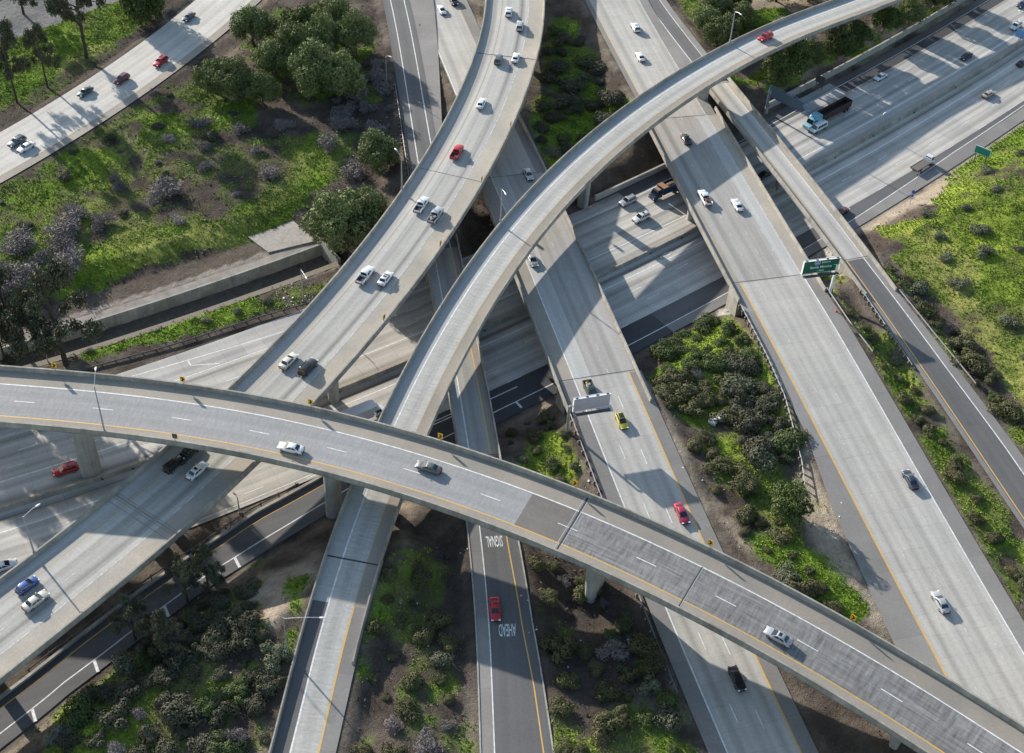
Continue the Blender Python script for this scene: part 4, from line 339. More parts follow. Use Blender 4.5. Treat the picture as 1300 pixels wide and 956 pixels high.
def terrain(x, y, full=False):
    x = np.atleast_1d(np.asarray(x, float)); y = np.atleast_1d(np.asarray(y, float))
    sB, oB, aB = CV['B'].project(x, y)
    dL = tab(B1OUT, sB) - 1.0 - oB; dR = oB - (tab(B2OUT, sB) + 0.4)
    dB = np.maximum(dL, dR)
    base = np.where(dR > 0, 4.3, np.where(sB < 200, 2.2, 3.4)) + 2.0 * (fbm(x, y, 30, 3) - .5) + 1.2 * (fbm(x, y, 9, 2) - .5)
    base = base - 2.2 * np.exp(-((x - 15) ** 2 + (y - 146) ** 2) / 90.)
    base = base + 3.2 * np.exp(-((x + 38) ** 2 + (y - 150) ** 2) / 320.)
    # the far right and the north-west slopes rise a little
    base = base + np.clip((x - 95) * .06, 0, 6) * np.clip((y - 120) / 60, 0, 1) * (dR > 0)
    dr = np.full(x.shape, 1e3)
    z = base.copy(); cut = np.full(x.shape, 1e3)
    for n, s0, s1, a, b in ATG:
        c = CV[n]; s1 = min(s1, c.L)
        s, o, al = c.project(x, y, s0, s1)
        out = np.maximum(tab(a, s) - o, o - tab(b, s))
        al = np.maximum(0, np.abs(al) - 1.5)
        d = np.hypot(np.maximum(0, out), al)
        zr = c.z(s)
        z = np.maximum(z, zr - .15 - .5 * np.maximum(0, d - 1.2))
        cut = np.minimum(cut, zr - .14 + .55 * np.maximum(0, d - .8))
        dr = np.minimum(dr, d)
    z = np.minimum(z, cut)
    wall = (sB > 215) & (oB < 0)
    z = np.where(dB < 400, np.minimum(z, -.14 + np.where(wall, 1.6 * (dB > 2.6) + .45 * np.maximum(0, dB - 3), .42 * np.maximum(0, dB - .8))), z)
    # storm channel
    k = (sB < 188) & (oB > -60) & (oB < -30)
    flat = np.clip(1 - np.abs(oB + 43) / 18, 0, 1) * (sB < 196)
    z = np.where(flat > 0, z * (1 - np.clip(flat * 2.5, 0, 1)) + .45 * np.clip(flat * 2.5, 0, 1), z)
    ch = (oB > -45.7) & (oB < -35.9) & (sB < 189)
    z = np.where(ch, -2.7, z)
    if full: return z, sB, oB, np.minimum(dr, np.maximum(0, dB))
    return z
# ---------------------------------------------------------------- road building
def strip(mb, c, s0, s1, a, b, mat, dz=0., ds=3.):
    if isinstance(c, str): c = CV[c]
    s0 = max(s0, 0); s1 = min(s1, c.L)
    n = max(1, int(math.ceil((s1 - s0) / ds))); S = np.linspace(s0, s1, n + 1)
    A = tab(a, S); B = tab(b, S)
    pa = c.at(S, A, dz).T; pb = c.at(S, B, dz).T
    k = len(mb.v)
    for i in range(n + 1): mb.v += [tuple(pa[i]), tuple(pb[i])]
    for i in range(n):
        q = (k+2*i+1, k+2*i+3, k+2*i+2, k+2*i)
        uv = ((B[i], S[i]), (B[i+1], S[i+1]), (A[i+1], S[i+1]), (A[i], S[i]))
        mb.face(q, mat, uv)
def line(mb, c, s0, s1, off, mat=None, w=.2, dz=.014):
    off2 = off if not isinstance(off, list) else off
    a = [(p[0], p[1] - w/2) for p in off2] if isinstance(off2, list) else off2 - w/2
    b = [(p[0], p[1] + w/2) for p in off2] if isinstance(off2, list) else off2 + w/2
    strip(mb, c, s0, s1, a, b, mat or WHITE, dz)
def dashes(mb, c, s0, s1, off, mat=None, w=.18, on=3.7, per=14.6, ph=0., dz=.014):
    if isinstance(c, str): c = CV[c]
    s = s0 + ph; s1 = min(s1, c.L)
    while s + on < s1:
        o = float(tab(off, s)) if isinstance(off, list) else off
        strip(mb, c, s, s + on, o - w/2, o + w/2, mat or WHITE, dz, 4); s += per
def sweep(mb, c, s0, s1, off, prof, mat, ds=3., dz=0.):
    if isinstance(c, str): c = CV[c]
    s0 = max(s0, 0); s1 = min(s1, c.L)
    n = max(1, int(math.ceil((s1 - s0) / ds))); S = np.linspace(s0, s1, n + 1)
    O = tab(off, S)
    rings = []
    cols = [c.at(S, O + u, h + dz).T for u, h in prof]
    for i in range(n + 1): rings.append([q[i] for q in cols])
    mb.loft(rings, mat)
JERSEY = [(-.24, -.02), (-.24, .1), (-.13, .9), (.13, .9), (.24, .1), (.24, -.02)]
TALL = [(-.3, -.02), (-.3, .1), (-.16, 1.0), (.16, 1.0), (.3, .1), (.3, -.02)]
def girder(mb, c, s0, s1, a, b, mat, depth=2.1, inset=2.6, top=-.012):
    """closed box girder with overhanging slab, offsets a<b"""
    c = CV[c]; s0 = max(s0, 0); s1 = min(s1, c.L)
    n = max(1, int(math.ceil((s1 - s0) / 4))); S = np.linspace(s0, s1, n + 1); A = tab(a, S); B = tab(b, S)
    prof = [(0, 0, top), (1, 0, top), (1, 0, -.32), (1, -inset + .8, -.52), (1, -inset - .1, -depth), (0, inset + .1, -depth), (0, inset - .8, -.52), (0, 0, -.32)]
    cols = [c.at(S, (B if e else A) + u, h).T for e, u, h in prof]
    mb.loft([[q[i] for q in cols][::-1] for i in range(n + 1)], mat)

# pavement materials
P_C = pave('viaduct_deck_concrete', (.285, .281, .28), -8., 4., .10, 60, .0, .06, across=.10)
P_CS = pave('viaduct_worn_deck_concrete', (.21, .203, .198), -8., 4., .06, 60, .0, .08, scuff=.42)
P_CB = pave('viaduct_brown_deck_concrete', (.165, .15, .135), -8., 4., .05, 60, .0, .08, across=.06)
P_SH = pave('bridge_shoulder_concrete', (.29, .265, .23), 0, 50, .0, 60, .0, .12, warm=.05)
P_D = pave('curved_bridge_concrete', (.43, .412, .38), -12., 3.75, .52, 60, .0, .06, across=.05)
P_DS = pave('curved_bridge_shoulder_concrete', (.37, .34, .295), 0, 50, .0, 60, .0, .14, warm=.05)
P_F = pave('ramp_bridge_concrete', (.43, .415, .385), -7.4, 4.4, .20, 9, .05, .06, across=.14)
P_FS = pave('ramp_bridge_shoulder_concrete', (.37, .365, .35), 0, 50, .0, 9, .05, .08, across=.05)
P_A = pave('freeway_lane_concrete', (.425, .408, .378), -.3, 3.75, .30, 4.6, .13, .07, warm=.02)
P_AB = pave('overpass_lane_concrete', (.36, .34, .315), -.3, 3.75, .42, 60, .0, .07)
P_ABL = pave('overpass_light_lane_concrete', (.44, .43, .41), -.3, 3.75, .16, 60, .0, .05)
P_B = pave('sunken_freeway_concrete', (.48, .46, .425), 0.2, 3.95, .62, 4.6, .14, .10, warm=.03)
P_B0 = pave('weathered_ramp_concrete', (.40, .385, .365), 0, 3.9, .22, 4.6, .2, .12)
P_J = pave('far_freeway_concrete', (.52, .49, .445), -2, 3.66, .22, 4.6, .1, .08)
P_AS = pave('asphalt', (.125, .122, .122), 0, 3.7, .12, 60, .0, .10)
P_ASD = pave('dark_asphalt', (.065, .066, .07), 0, 3.7, .10, 60, .0, .10)
P_ASG = pave('grey_shoulder_asphalt', (.225, .212, .20), 0, 50, .0, 14, .15, .14)
P_ASB = pave('brown_shoulder_asphalt', (.13, .105, .095), 0, 50, .0, 60, .0, .18)

ROADN = {}
def road(mb, name='road'):
    return mb.build(name, kind='structure')

# ---- sunken freeway B (both directions) and its off ramp
mb = MB()
strip(mb, 'B', 0, 330, -19.0, -.35, P_B); strip(mb, 'B', 330, 620, -17.7, -.35, P_B)
strip(mb, 'B', 0, 262, B1OUT, -19.0, P_B0)
strip(mb, 'B', 262, 330, B1OUT, -19.0, P_AS)
strip(mb, 'B', 330, 346, -23.7, -17.7, P_B0)
strip(mb, 'B', 346, 620, -20.9, -17.7, P_ASD); strip(mb, 'B', 346, 620, -23.4, -20.9, P_ASB)
strip(mb, 'B', 0, 620, .35, 16.3, P_B)
strip(mb, 'B', 0, 158, 16.3, [(0, 19.6), (131, 19.3), (158, 18.8)], P_B)
strip(mb, 'B', 158, 200, 16.3, B2OUT, P_ASD); strip(mb, 'B', 200, 238, 16.3, B2OUT, P_ASD)
strip(mb, 'B', 238, 620, 16.3, [(238, 21.5), (300, 20.3), (345, 18.3), (620, 17.6)], P_AS)
strip(mb, 'B', 238, 620, [(238, 21.5), (300, 20.3), (345, 18.3), (620, 17.6)], B2OUT, P_ASG)
line(mb, 'B', 0, 620, [(0, -7.5), (176, -7.0), (239, -6.1), (300, -5.0), (342, -4.7), (412, -4.4), (620, -4.4)], w=.32)
line(mb, 'B', 0, 620, -1.3, YEL_OLD, .2); line(mb, 'B', 0, 620, [(0, 2.9), (113, 2.6), (200, 1.6), (620, 1.4)], YEL_OLD, .2)
line(mb, 'B', 0, 620, [(0, 5.6), (106, 5.3), (170, 4.1), (250, 4.1), (330, 4.6), (402, 3.9), (620, 3.9)], w=.32)
for k, o in enumerate((-10.3, -14.2)): dashes(mb, 'B', 0, 620, o, ph=3 * k)
for k, o in enumerate((8.1, 12.1, 16.2)): dashes(mb, 'B', 0, 620, o, ph=5 + 2 * k)
line(mb, 'B', 0, 135, -19.3, WHITE_OLD); line(mb, 'B', 135, 262, [(135, -19.3), (175, -19.2), (245, -18.6), (262, -18.2)], WHITE)
line(mb, 'B', 262, 620, [(262, -18.2), (330, -20.6), (345, -21.0), (620, -20.9)], WHITE)
line(mb, 'B', 110, 190, [(110, -25.4), (131, -24.8), (147, -23.8), (160, -22.8), (190, -20.4)], WHITE)
line(mb, 'B', 60, 200, [(60, -28.6), (131, -28.4), (163, -26.8), (200, -22.6)], WHITE_OLD, .16)
strip(mb, 'B', 144.2, 144.5, -23.8, -22.2, WHITE, .014); strip(mb, 'B', 144.2, 150, [(144.2, -22.3), (150, -20.0)], [(144.2, -22.1), (150, -19.7)], WHITE, .014)
line(mb, 'B', 0, 192, [(0, 18.2), (131, 18.3), (158, 17.8), (192, 17.6)], WHITE)
line(mb, 'B', 152, 200, 18.35, WHITE, .24)
for s in (253, 283):      # carpool diamonds
    for a, b in (((0, 2.75), (2, 2.25)), ((2, 2.25), (4, 2.75)), ((0, 2.75), (2, 3.25)), ((2, 3.25), (4, 2.75))):
        strip(mb, 'B', s + a[0], s + b[0], [(s + a[0], a[1] - .09), (s + b[0], b[1] - .09)], [(s + a[0], a[1] + .09), (s + b[0], b[1] + .09)], WHITE, .016, 4)
line(mb, 'B', 158, 620, IWHT[-4:] + [(230, 21.4), (260, 21), (300, 20.2), (345, 18.2), (380, 17.6), (620, 17.5)], WHITE, .22)
strip(mb, 'B', 197, 197.5, 21.9, 23.9, WHITE, .014)
road(mb, 'freeway_road')
mb = MB()
strip(mb, 'B', 20, 158, [(p, q - 1.3) for p, q in IYEL], [(p, q + 2.6) for p, q in IWHT], P_AS, .004)
line(mb, 'B', 20, 156, IYEL, YEL, .24, .018); line(mb, 'B', 20, 158, IWHT, WHITE, .24, .018)
for s in (95, 106, 119, 133): 
    o = float(tab(IWHT, s)); strip(mb, 'B', s, s + .5, o, o + 2.5, WHITE, .018)
road(mb, 'ramp_road')
# far freeway
mb = MB()
strip(mb, 'J', 0, 300, -16.6, 0.4, P_J); strip(mb, 'J', 0, 300, -1.9, .4, P_SH, .012)
for o in (-12.7, -9.1, -5.5): dashes(mb, 'J', 0, 300, o, WHITE_OLD, .16)
line(mb, 'J', 0, 300, -2.0, YEL_OLD, .18, .03); line(mb, 'J', 0, 300, -16.2, WHITE_OLD)
road(mb, 'freeway_road')

def surf_AL(mb, s0, s1, mat, lt=None):
    strip(mb, 'AL', s0, s1, [(0, -11.1), (168, -11.2), (201, -11.8), (360, -11.6)], 0, mat)
    line(mb, 'AL', s0, s1, 0, WHITE, .26)
    line(mb, 'AL', s0, s1, [(0, -11.0), (90, -10.9), (168, -11.1), (190, -11.5), (201, -11.7), (360, -11.6)], YEL if s0 > 200 else YEL_OLD, .3 if s0 > 200 else .18)
    for k, o in enumerate((-3.75, -7.5)): dashes(mb, 'AL', s0, s1, o, WHITE if s0 > 200 else WHITE_OLD, ph=4 + 2 * k)
def surf_AR(mb, s0, s1, mat):
    strip(mb, 'AR', s0, s1, [(0, -14.3), (160, -14.5), (204, -15.2), (360, -15.7)], 0, mat)
    line(mb, 'AR', s0, s1, .05, YEL if s0 > 150 or s0 < 10 else YEL_OLD, .34 if s0 > 150 else .2)
    line(mb, 'AR', s0, s1, [(0, -14.2), (160, -14.4), (204, -15.1), (360, -15.6)], WHITE if s0 > 150 else WHITE_OLD, .26)
    for k, o in enumerate((-3.8, -7.6, -11.4)): dashes(mb, 'AR', s0, s1, o, WHITE_OLD, ph=2 + 4 * k, w=.16)
# middle freeway AL at grade
for s0, s1 in ((0, 154), (226.5, 400)):
    mb = MB(); surf_AL(mb, s0, s1, P_A)
    strip(mb, 'AL', s0, s1, -14.2 if s0 == 0 else -14.4, [(0, -11.1), (168, -11.2), (201, -11.8), (360, -11.6)], P_ASG)
    strip(mb, 'AL', s0, s1, 0, .4 if s0 == 0 else 3.0, P_ASG); road(mb, 'freeway_road')
# wide right freeway AR at grade
for s0, s1 in ((0, 119.6), (186.5, 400)):
    mb = MB(); surf_AR(mb, s0, s1, P_A)
    R0 = [(0, -14.3), (160, -14.5), (204, -15.2), (360, -15.7)]
    strip(mb, 'AR', s0, s1, -17 if s0 == 0 else [(188, -17.7), (204, -18.4), (360, -19.1)], R0, P_ASG)
    strip(mb, 'AR', s0, s1, 0, 1.5 if s0 == 0 else [(188, 2.6), (232, 2.7), (250, 4.8), (281, 6.1), (400, 7)], P_ASG); road(mb, 'freeway_road')
# gore asphalt between AR and H at the top
mb = MB(); strip(mb, 'H', 0, 108, [(0, -4.1), (110, -4.2)], 0, P_AS); strip(mb, 'H', 0, 108, -6, -4.1, P_ASG); strip(mb, 'H', 0, 110, 0, [(0, 4.6), (60, 3.6), (112, 1.4)], P_ASG, -.03)
line(mb, 'H', 0, 108, 0, WHITE, .24); line(mb, 'H', 0, 108, -4.1, WHITE, .2); road(mb, 'ramp_road')
mb = MB(); HW = [(190, -4.3), (223, -5.0), (246, -5.8), (400, -6.6)]; HR = [(190, -6.0), (217, -7.0), (251, -8.2), (400, -9)]
strip(mb, 'H', 187.7, 400, HW, 1.2, P_AS); strip(mb, 'H', 187.7, 400, HR, HW, P_ASG); line(mb, 'H', 187.7, 400, 0, YEL, .24); line(mb, 'H', 187.7, 400, HW, WHITE, .24)
strip(mb, 'H', 187.7, 400, .35, 1.3, P_ASG, .006); road(mb, 'ramp_road')
# G: narrow road, goes under everything and comes out as the SIGNAL AHEAD road
GY = [(0, -3.7), (140, -4.1), (246, -4.2), (266, -4.8), (283, -5.8), (294, -7.0), (330, -9.5), (360, -11)]
GO = [(0, -5.6), (246, -5.8), (267, -6.8), (281, -7.4), (294, -8.5), (330, -11), (360, -12.5)]
mb = MB(); strip(mb, 'G', 0, 180, -5.6, 2.3, P_AS); line(mb, 'G', 0, 180, 0, WHITE, .24); line(mb, 'G', 0, 180, -3.9, WHITE, .24)
strip(mb, 'G', 0, 150, [(0, -14), (60, -12.5), (150, -6)], -5.6, P_ASG, -.02); road(mb, 'ramp_road')
mb = MB(); strip(mb, 'G', 244, 400, GO, 0, P_AS); strip(mb, 'G', 244, 400, 0, 2.2, P_ASG); line(mb, 'G', 244, 400, 0, WHITE, .2); line(mb, 'G', 244, 400, GY, YEL, .22)
for sgn in (0,): 
    sweep(mb, 'G', 249, 400, [(p, q - .1) for p, q in GO], [(-.12, -.1), (-.12, .14), (.12, .14), (.12, -.1)], CURB); sweep(mb, 'G', 249, 400, 2.25, [(-.12, -.1), (-.12, .12), (.12, .12), (.12, -.1)], CURB)
road(mb, 'ramp_road')
# F lower end at grade
mb = MB(); strip(mb, 'F', 309, 400, -9.4, -3.1, P_F); strip(mb, 'F', 309, 400, -3.1, 0, P_AS); strip(mb, 'F', 309, 400, -10.2, -9.4 + 1.9, P_ASG, .006)
line(mb, 'F', 309, 400, -3.1, WHITE, .3); line(mb, 'F', 309, 400, -7.5, YEL, .3, .02); road(mb, 'ramp_road')

# painted words on the G road
def word(txt, s, off, size_w, size_l, mat=WHITE, nm='painted_word'):
    cu_ = bpy.data.curves.new('t', 'FONT'); cu_.body = txt; cu_.align_x = 'CENTER'; cu_.align_y = 'CENTER'; cu_.offset = .012; cu_.resolution_u = 2
    to = bpy.data.objects.new('t', cu_); col.objects.link(to)
    dg = bpy.context.evaluated_depsgraph_get(); me = bpy.data.meshes.new_from_object(to.evaluated_get(dg))
    bpy.data.objects.remove(to)
    xs = [v.co.x for v in me.vertices]; ys = [v.co.y for v in me.vertices]
    W_, H_ = max(xs) - min(xs), max(ys) - min(ys)
    c = CV['G']
    for v in me.vertices:
        u = v.co.x / W_ * size_w; l = v.co.y / H_ * size_l
        p = c.at(s + l, off + u * 1., .02); v.co = p          # read by drivers coming down the ramp
    me.materials.clear(); me.materials.append(mat)
    o = bpy.data.objects.new(nm, me); col.objects.link(o); return o
# ---------------------------------------------------------------- terrain
def axis(a, b, step, far):
    core = list(np.arange(a, b + .01, step)); lo = []; hi = []; d = step; p = a
    while p > far[0]: d *= 1.35; p -= d; lo.append(p)
    d = step; p = b
    while p < far[1]: d *= 1.35; p += d; hi.append(p)
    return np.array(lo[::-1] + core + hi)
def inpoly(x, y, P):
    r = np.zeros(x.shape, bool); n = len(P); j = n - 1
    for i in range(n):
        xi, yi = P[i]; xj, yj = P[j]
        if yi != yj:
            c = ((yi > y) != (yj > y)) & (x < (xj - xi) * (y - yi) / (yj - yi) + xi); r ^= c
        j = i
    return r
def polysd(x, y, P):
    """signed distance, positive inside"""
    d = np.full(x.shape, 1e9); n = len(P)
    for i in range(n):
        a = P[i]; b = P[(i+1) % n]; ex, ey = b[0]-a[0], b[1]-a[1]; L2 = ex*ex + ey*ey + 1e-9
        t = np.clip(((x-a[0])*ex + (y-a[1])*ey) / L2, 0, 1)
        d = np.minimum(d, np.hypot(x-a[0]-t*ex, y-a[1]-t*ey))
    return np.where(inpoly(x, y, P), d, -d)
COVN = {'grass': 0, 'sand': 1, 'burnt': 2, 'paved': 3, 'dry': 4}
def cover(x, y):
    c = np.zeros((5,) + x.shape)
    e = (fbm(x, y, 7, 3) - .5) * 9
    for k, st, P in DATA['COV']:
        soft = 3.5 if k != 'paved' else .6
        sd_ = polysd(x, y, P) + (e if k != 'paved' else 0)
        f = np.clip(sd_ / soft + .5, 0, 1) * st
        i = COVN[k]; c[i] = np.maximum(c[i], f)
    return c
gx = axis(-200, 190, 1.0, (-3500, 3500)); gy = axis(100, 445, 1.0, (-1500, 6000))
GX, GY_ = np.meshgrid(gx, gy, indexing='ij')
fx, fy = GX.ravel(), GY_.ravel()
tz, sB, oB, dr = terrain(fx, fy, True)
cv4 = cover(fx, fy)
nz = fbm(fx, fy, 14, 4); nz2 = fbm(fx + 50, fy, 4, 3); nz3 = fbm(fx, fy + 90, 2.2, 2)
g = cv4[0]
gm = np.clip((g * 1.05 + (nz - .5) * 1.7 + (nz2 - .5) * 1.5 + (nz3 - .5) * .25 - .22) * 2.3, 0, 1) * (g > .02)
gm = gm * (1 - .85 * np.clip(cv4[2] * 1.3 + (nz - .5) * 1.5 * (cv4[2] > .05) - .1, 0, 1))
gm = gm * np.clip((dr - .2) / 1.2, 0, 1) * (cv4[3] < .4)
def L3(a, b, t): return a[None, :] * (1 - t[:, None]) + b[None, :] * t[:, None]
A_ = lambda *v: np.array(v, float)
dirt = L3(A_(.075, .058, .048), A_(.155, .125, .10), np.clip((nz2 - .3) * 2.2, 0, 1))
sandc = L3(A_(.34, .27, .20), A_(.43, .36, .28), nz3)
burnt = L3(A_(.035, .028, .026), A_(.085, .066, .056), nz3)
big = np.clip((fbm(fx - 70, fy + 40, 38, 3) - np.where(fx < 10, .44, .38)) * 3.4, 0, 1)
gA = L3(A_(.065, .12, .014), A_(.19, .30, .03), np.clip((.5 * nz + .5 * nz2 - .3) * 2.6, 0, 1))
gB = L3(A_(.20, .255, .035), A_(.33, .40, .055), np.clip((.4 * nz + .6 * nz2 - .3) * 2.6, 0, 1))
grassc = gA * (1 - big[:, None]) + gB * big[:, None]
dryg = A_(.21, .21, .07)[None, :] * np.ones((len(fx), 1)); dk = np.clip((fbm(fx + 9, fy - 33, 16, 3) - .53) * 6, 0, .75)
grassc = grassc * (1 - dk[:, None]) + dryg * dk[:, None]
dy = np.clip(cv4[4] * 1.3 + (nz2 - .55) * 1.1 * (cv4[4] > .05), 0, 1)
grassc = grassc * (1 - dy[:, None]) + L3(A_(.30, .27, .09), A_(.36, .37, .09), nz2) * dy[:, None]
pavedc = L3(A_(.17, .165, .165), A_(.24, .235, .23), nz)
col_ = dirt.copy()
def mixin(c, t):
    global col_
    col_ = col_ * (1 - t[:, None]) + c * t[:, None]
mixin(sandc, np.clip(cv4[1] * 1.2 + (nz2 - .5) * .8 * (cv4[1] > .05), 0, 1))
edge = np.clip(1 - np.abs(dr - 1.2) / 1.6, 0, 1) * .55 * (cv4[1] < .5)
mixin(L3(A_(.24, .20, .155), A_(.32, .27, .21), nz3), edge * np.clip(nz2 * 2 - .4, 0, 1))
mixin(burnt, np.clip(cv4[2] * 1.1 + (nz2 - .5) * 1.2 * (cv4[2] > .05), 0, .9))
mixin(grassc, gm)
for cn_, s0_, s1_, a_, b_ in (('AR', 175, 189, -18.5, 5), ('H', 174, 190, -7, 3.4)):   # pale slope paving at the bridge ends
    s_, o_, al_ = CV[cn_].project(fx, fy, s0_, s1_); mixin(L3(A_(.40, .37, .32), A_(.47, .44, .38), nz2), ((o_ > a_) & (o_ < b_) & (np.abs(al_) < .9) & (dr > .1)) * 1.)
mixin(pavedc, np.clip(cv4[3] * 3 - 1, 0, 1))
# ground beside the storm channel: bare slab and dark bank
k_ = (sB < 190) & (oB > -48.6) & (oB < -44.4); mixin(L3(A_(.25, .21, .18), A_(.33, .285, .245), nz2), k_ * 1.)
k_ = (sB < 190) & (oB > -53.5) & (oB <= -48.6); mixin(L3(A_(.09, .07, .055), A_(.16, .13, .10), nz2), k_ * 1.)
k_ = (sB < 188) & (oB > -44.7) & (oB < -36.8); mixin(L3(A_(.12, .105, .085), A_(.16, .14, .115), nz2), k_ * 1.)
gm = gm * (1 - ((sB < 190) & (oB > -53.5) & (oB < -36.6)))
n0, n1 = GX.shape
me = bpy.data.meshes.new('ground')
ii = np.arange(n0 * n1).reshape(n0, n1)
q = np.stack([ii[:-1, :-1], ii[1:, :-1], ii[1:, 1:], ii[:-1, 1:]], -1).reshape(-1, 4)
co = np.stack([fx, fy, tz + (nz3 - .5) * .25 * np.clip(dr / 2, 0, 1) * (cv4[3] < .3)], 1)
me.vertices.add(len(co)); me.vertices.foreach_set('co', co.ravel())
me.loops.add(q.size); me.loops.foreach_set('vertex_index', q.ravel())
me.polygons.add(len(q)); me.polygons.foreach_set('loop_start', np.arange(len(q)) * 4)
me.update(calc_edges=True); me.polygons.foreach_set('use_smooth', [True] * len(q))
ca = me.color_attributes.new('cover', 'FLOAT_COLOR', 'POINT')
ca.data.foreach_set('color', np.c_[np.clip(col_, 0, 1), gm].ravel())
m, n, l, b = base_mat('ground_soil_and_grass'); G_ = NG(m)
at = n.new('ShaderNodeAttribute'); at.attribute_name = 'cover'
p = G_.geo()
f1 = G_.noise(p, .8, 6, .72); f2 = G_.noise(p, 5., 3, .6)
v = G_.math('MULTIPLY', G_.rng(f1, .3, .7, .72, 1.25), G_.rng(f2, .3, .7, .75, 1.22))
l.new(G_.mix(1.0, at.outputs['Color'], G_.comb(v, v, v), 'MULTIPLY'), b.inputs['Base Color'])
b.inputs['Roughness'].default_value = .95; b.inputs['Specular IOR Level'].default_value = .1
l.new(G_.bump(G_.math('ADD', f1, G_.math('MULTIPLY', f2, .5)), .9, .5), b.inputs['Normal'])
me.materials.append(m)
ground = bpy.data.objects.new('ground', me); col.objects.link(ground); tag(ground, kind='structure')
def tzat(x, y): return float(terrain(x, y)[0])

# low green growth on the open ground: nobody could count it
rs = np.random.RandomState(3)
wt = gm * (1 - .8 * dy) * (np.abs(fx - 0) < 200) * (fy > 100) * (fy < 450)
wt2 = np.clip(.035 * (cv4[3] < .3) * (dr > 1.5) * (1 - cv4[1]), 0, 1) * (fx > -200) * (fx < 190) * (fy > 100) * (fy < 445) * ((oB > 45) | (oB < -54) | (sB > 200))
def tufts(name, wts, N, cols, sz, label):
    pr_ = wts / wts.sum(); idx = rs.choice(len(pr_), N, p=pr_)
    px = fx[idx] + rs.uniform(-.5, .5, N); py = fy[idx] + rs.uniform(-.5, .5, N); pz = tz[idx]
    K = 3
    V = np.zeros((N, K, 3, 3)); s_ = rs.uniform(*sz, N)
    for k in range(K):
        a = rs.uniform(0, 2*PI, N); lean = rs.uniform(.15, 1.0, N); h = s_ * rs.uniform(.5, 1., N); wd = s_ * rs.uniform(.35, .8, N)
        dx, dy = np.cos(a), np.sin(a)
        cx = px + rs.uniform(-.25, .25, N); cy = py + rs.uniform(-.25, .25, N)
        V[:, k, 0] = np.stack([cx - dy*wd*.5, cy + dx*wd*.5, pz - .05], 1)
        V[:, k, 1] = np.stack([cx + dy*wd*.5, cy - dx*wd*.5, pz - .05], 1)
        V[:, k, 2] = np.stack([cx + dx*h*lean, cy + dy*h*lean, pz + h * (.75 - lean*.5)], 1)
    V = V.reshape(-1, 3); me = bpy.data.meshes.new(name)
    me.vertices.add(len(V)); me.vertices.foreach_set('co', V.ravel())
    me.loops.add(len(V)); me.loops.foreach_set('vertex_index', np.arange(len(V)))
    me.polygons.add(len(V) // 3); me.polygons.foreach_set('loop_start', np.arange(len(V) // 3) * 3)
    me.update(calc_edges=True); me.materials.append(leafmat(name + '_leaves', *cols, sc=.12))
    o = bpy.data.objects.new(name, me); col.objects.link(o); tag(o, label, 'ground cover', kind='stuff'); return o
tufts('grass', wt, 150000, ((.07, .125, .015), (.29, .37, .05), (.11, .17, .022)), (.2, .6), 'bright green weeds covering the slopes between the roads')
tufts('dry_weeds', wt2, 50000, ((.12, .10, .075), (.20, .17, .12), (.06, .065, .03)), (.2, .65), 'dry brown weeds and small scrub on the bare soil')

# ---------------------------------------------------------------- bridges
def pier(parent, x, y, ztop, wx, wy, ang, zb=None, taper=1., flare=1.25, mat=None, cap=None):
    """chamfered column from the ground to the girder; ang = road direction"""
    if zb is None: zb = tzat(x, y) - .6
    mb = MB(); rings = []
    H_ = ztop - zb
    for t, k in ((0, taper), (.72, 1.), (.9, 1.06), (1., flare)):
        a, bb = wx / 2 * (k if t < .8 else 1), wy / 2 * k; ch = min(a, bb) * .42
        ring = [(-a+ch, -bb), (a-ch, -bb), (a, -bb+ch), (a, bb-ch), (a-ch, bb), (-a+ch, bb), (-a, bb-ch), (-a, -bb+ch)]
        rings.append([(x + u*math.cos(ang) - w_*math.sin(ang), y + u*math.sin(ang) + w_*math.cos(ang), zb + t*H_) for u, w_ in ring])
    mb.loft(rings, mat or PIER)
    return mb.build('pier', parent)
def pier_on(parent, cname, s, off, drop, wx, wy, **k):
    c = CV[cname]; p = c.at(s, off); return pier(parent, p[0], p[1], p[2] - drop, wx, wy, c.ang(s), **k)
def barrier(parent, cname, s0, s1, off, prof=JERSEY, name='barrier'):
    mb = MB(); sweep(mb, cname, s0, s1, off, prof, BARR, 2.5); return mb.build(name, parent)
def joint(mb, c, s, a, b, w=.16, dz=.02, mat=None): strip(mb, c, s, s + w, a, b, mat or JOINT, dz)

# front viaduct C
rt_ = empty('viaduct', tuple(CV['C'].at(120, -5, 0)), label='long two lane viaduct sweeping across the whole front above everything else', cat='bridge')
def rel(o, root):
    """parts are modelled in place; keep them there under their root"""
    o.parent = root; o.matrix_parent_inverse = Matrix.Translation(-Vector(root.location)); return o
class Root:
    def __init__(s, e): s.e = e
    def add(s, o): return rel(o, s.e)
def finish(root):
    for ch in list(root.children): ch.matrix_parent_inverse = Matrix.Translation(-Vector(root.location))
mb = MB(); L_ = CV['C'].L
girder(mb, 'C', 0, L_, -12.25, 2.45, GIRD, 2.0, 2.9)
for s0, s1, mt in ((0, 145, P_C), (145, 153.4, P_CB), (153.4, L_, P_CS)): strip(mb, 'C', s0, s1, -8.1, -.1, mt)
strip(mb, 'C', 0, L_, -12.0, -8.1, P_SH); strip(mb, 'C', 0, L_, -.1, 2.2, P_SH)
line(mb, 'C', 0, L_, -8.15, WHITE, .24); line(mb, 'C', 0, L_, -.05, YEL, .24); dashes(mb, 'C', 0, L_, -4.0, WHITE, ph=5.5)
for s in (153.2, 154.0): joint(mb, 'C', s, -11.9, 2.2, .12, mat=JSTEEL)
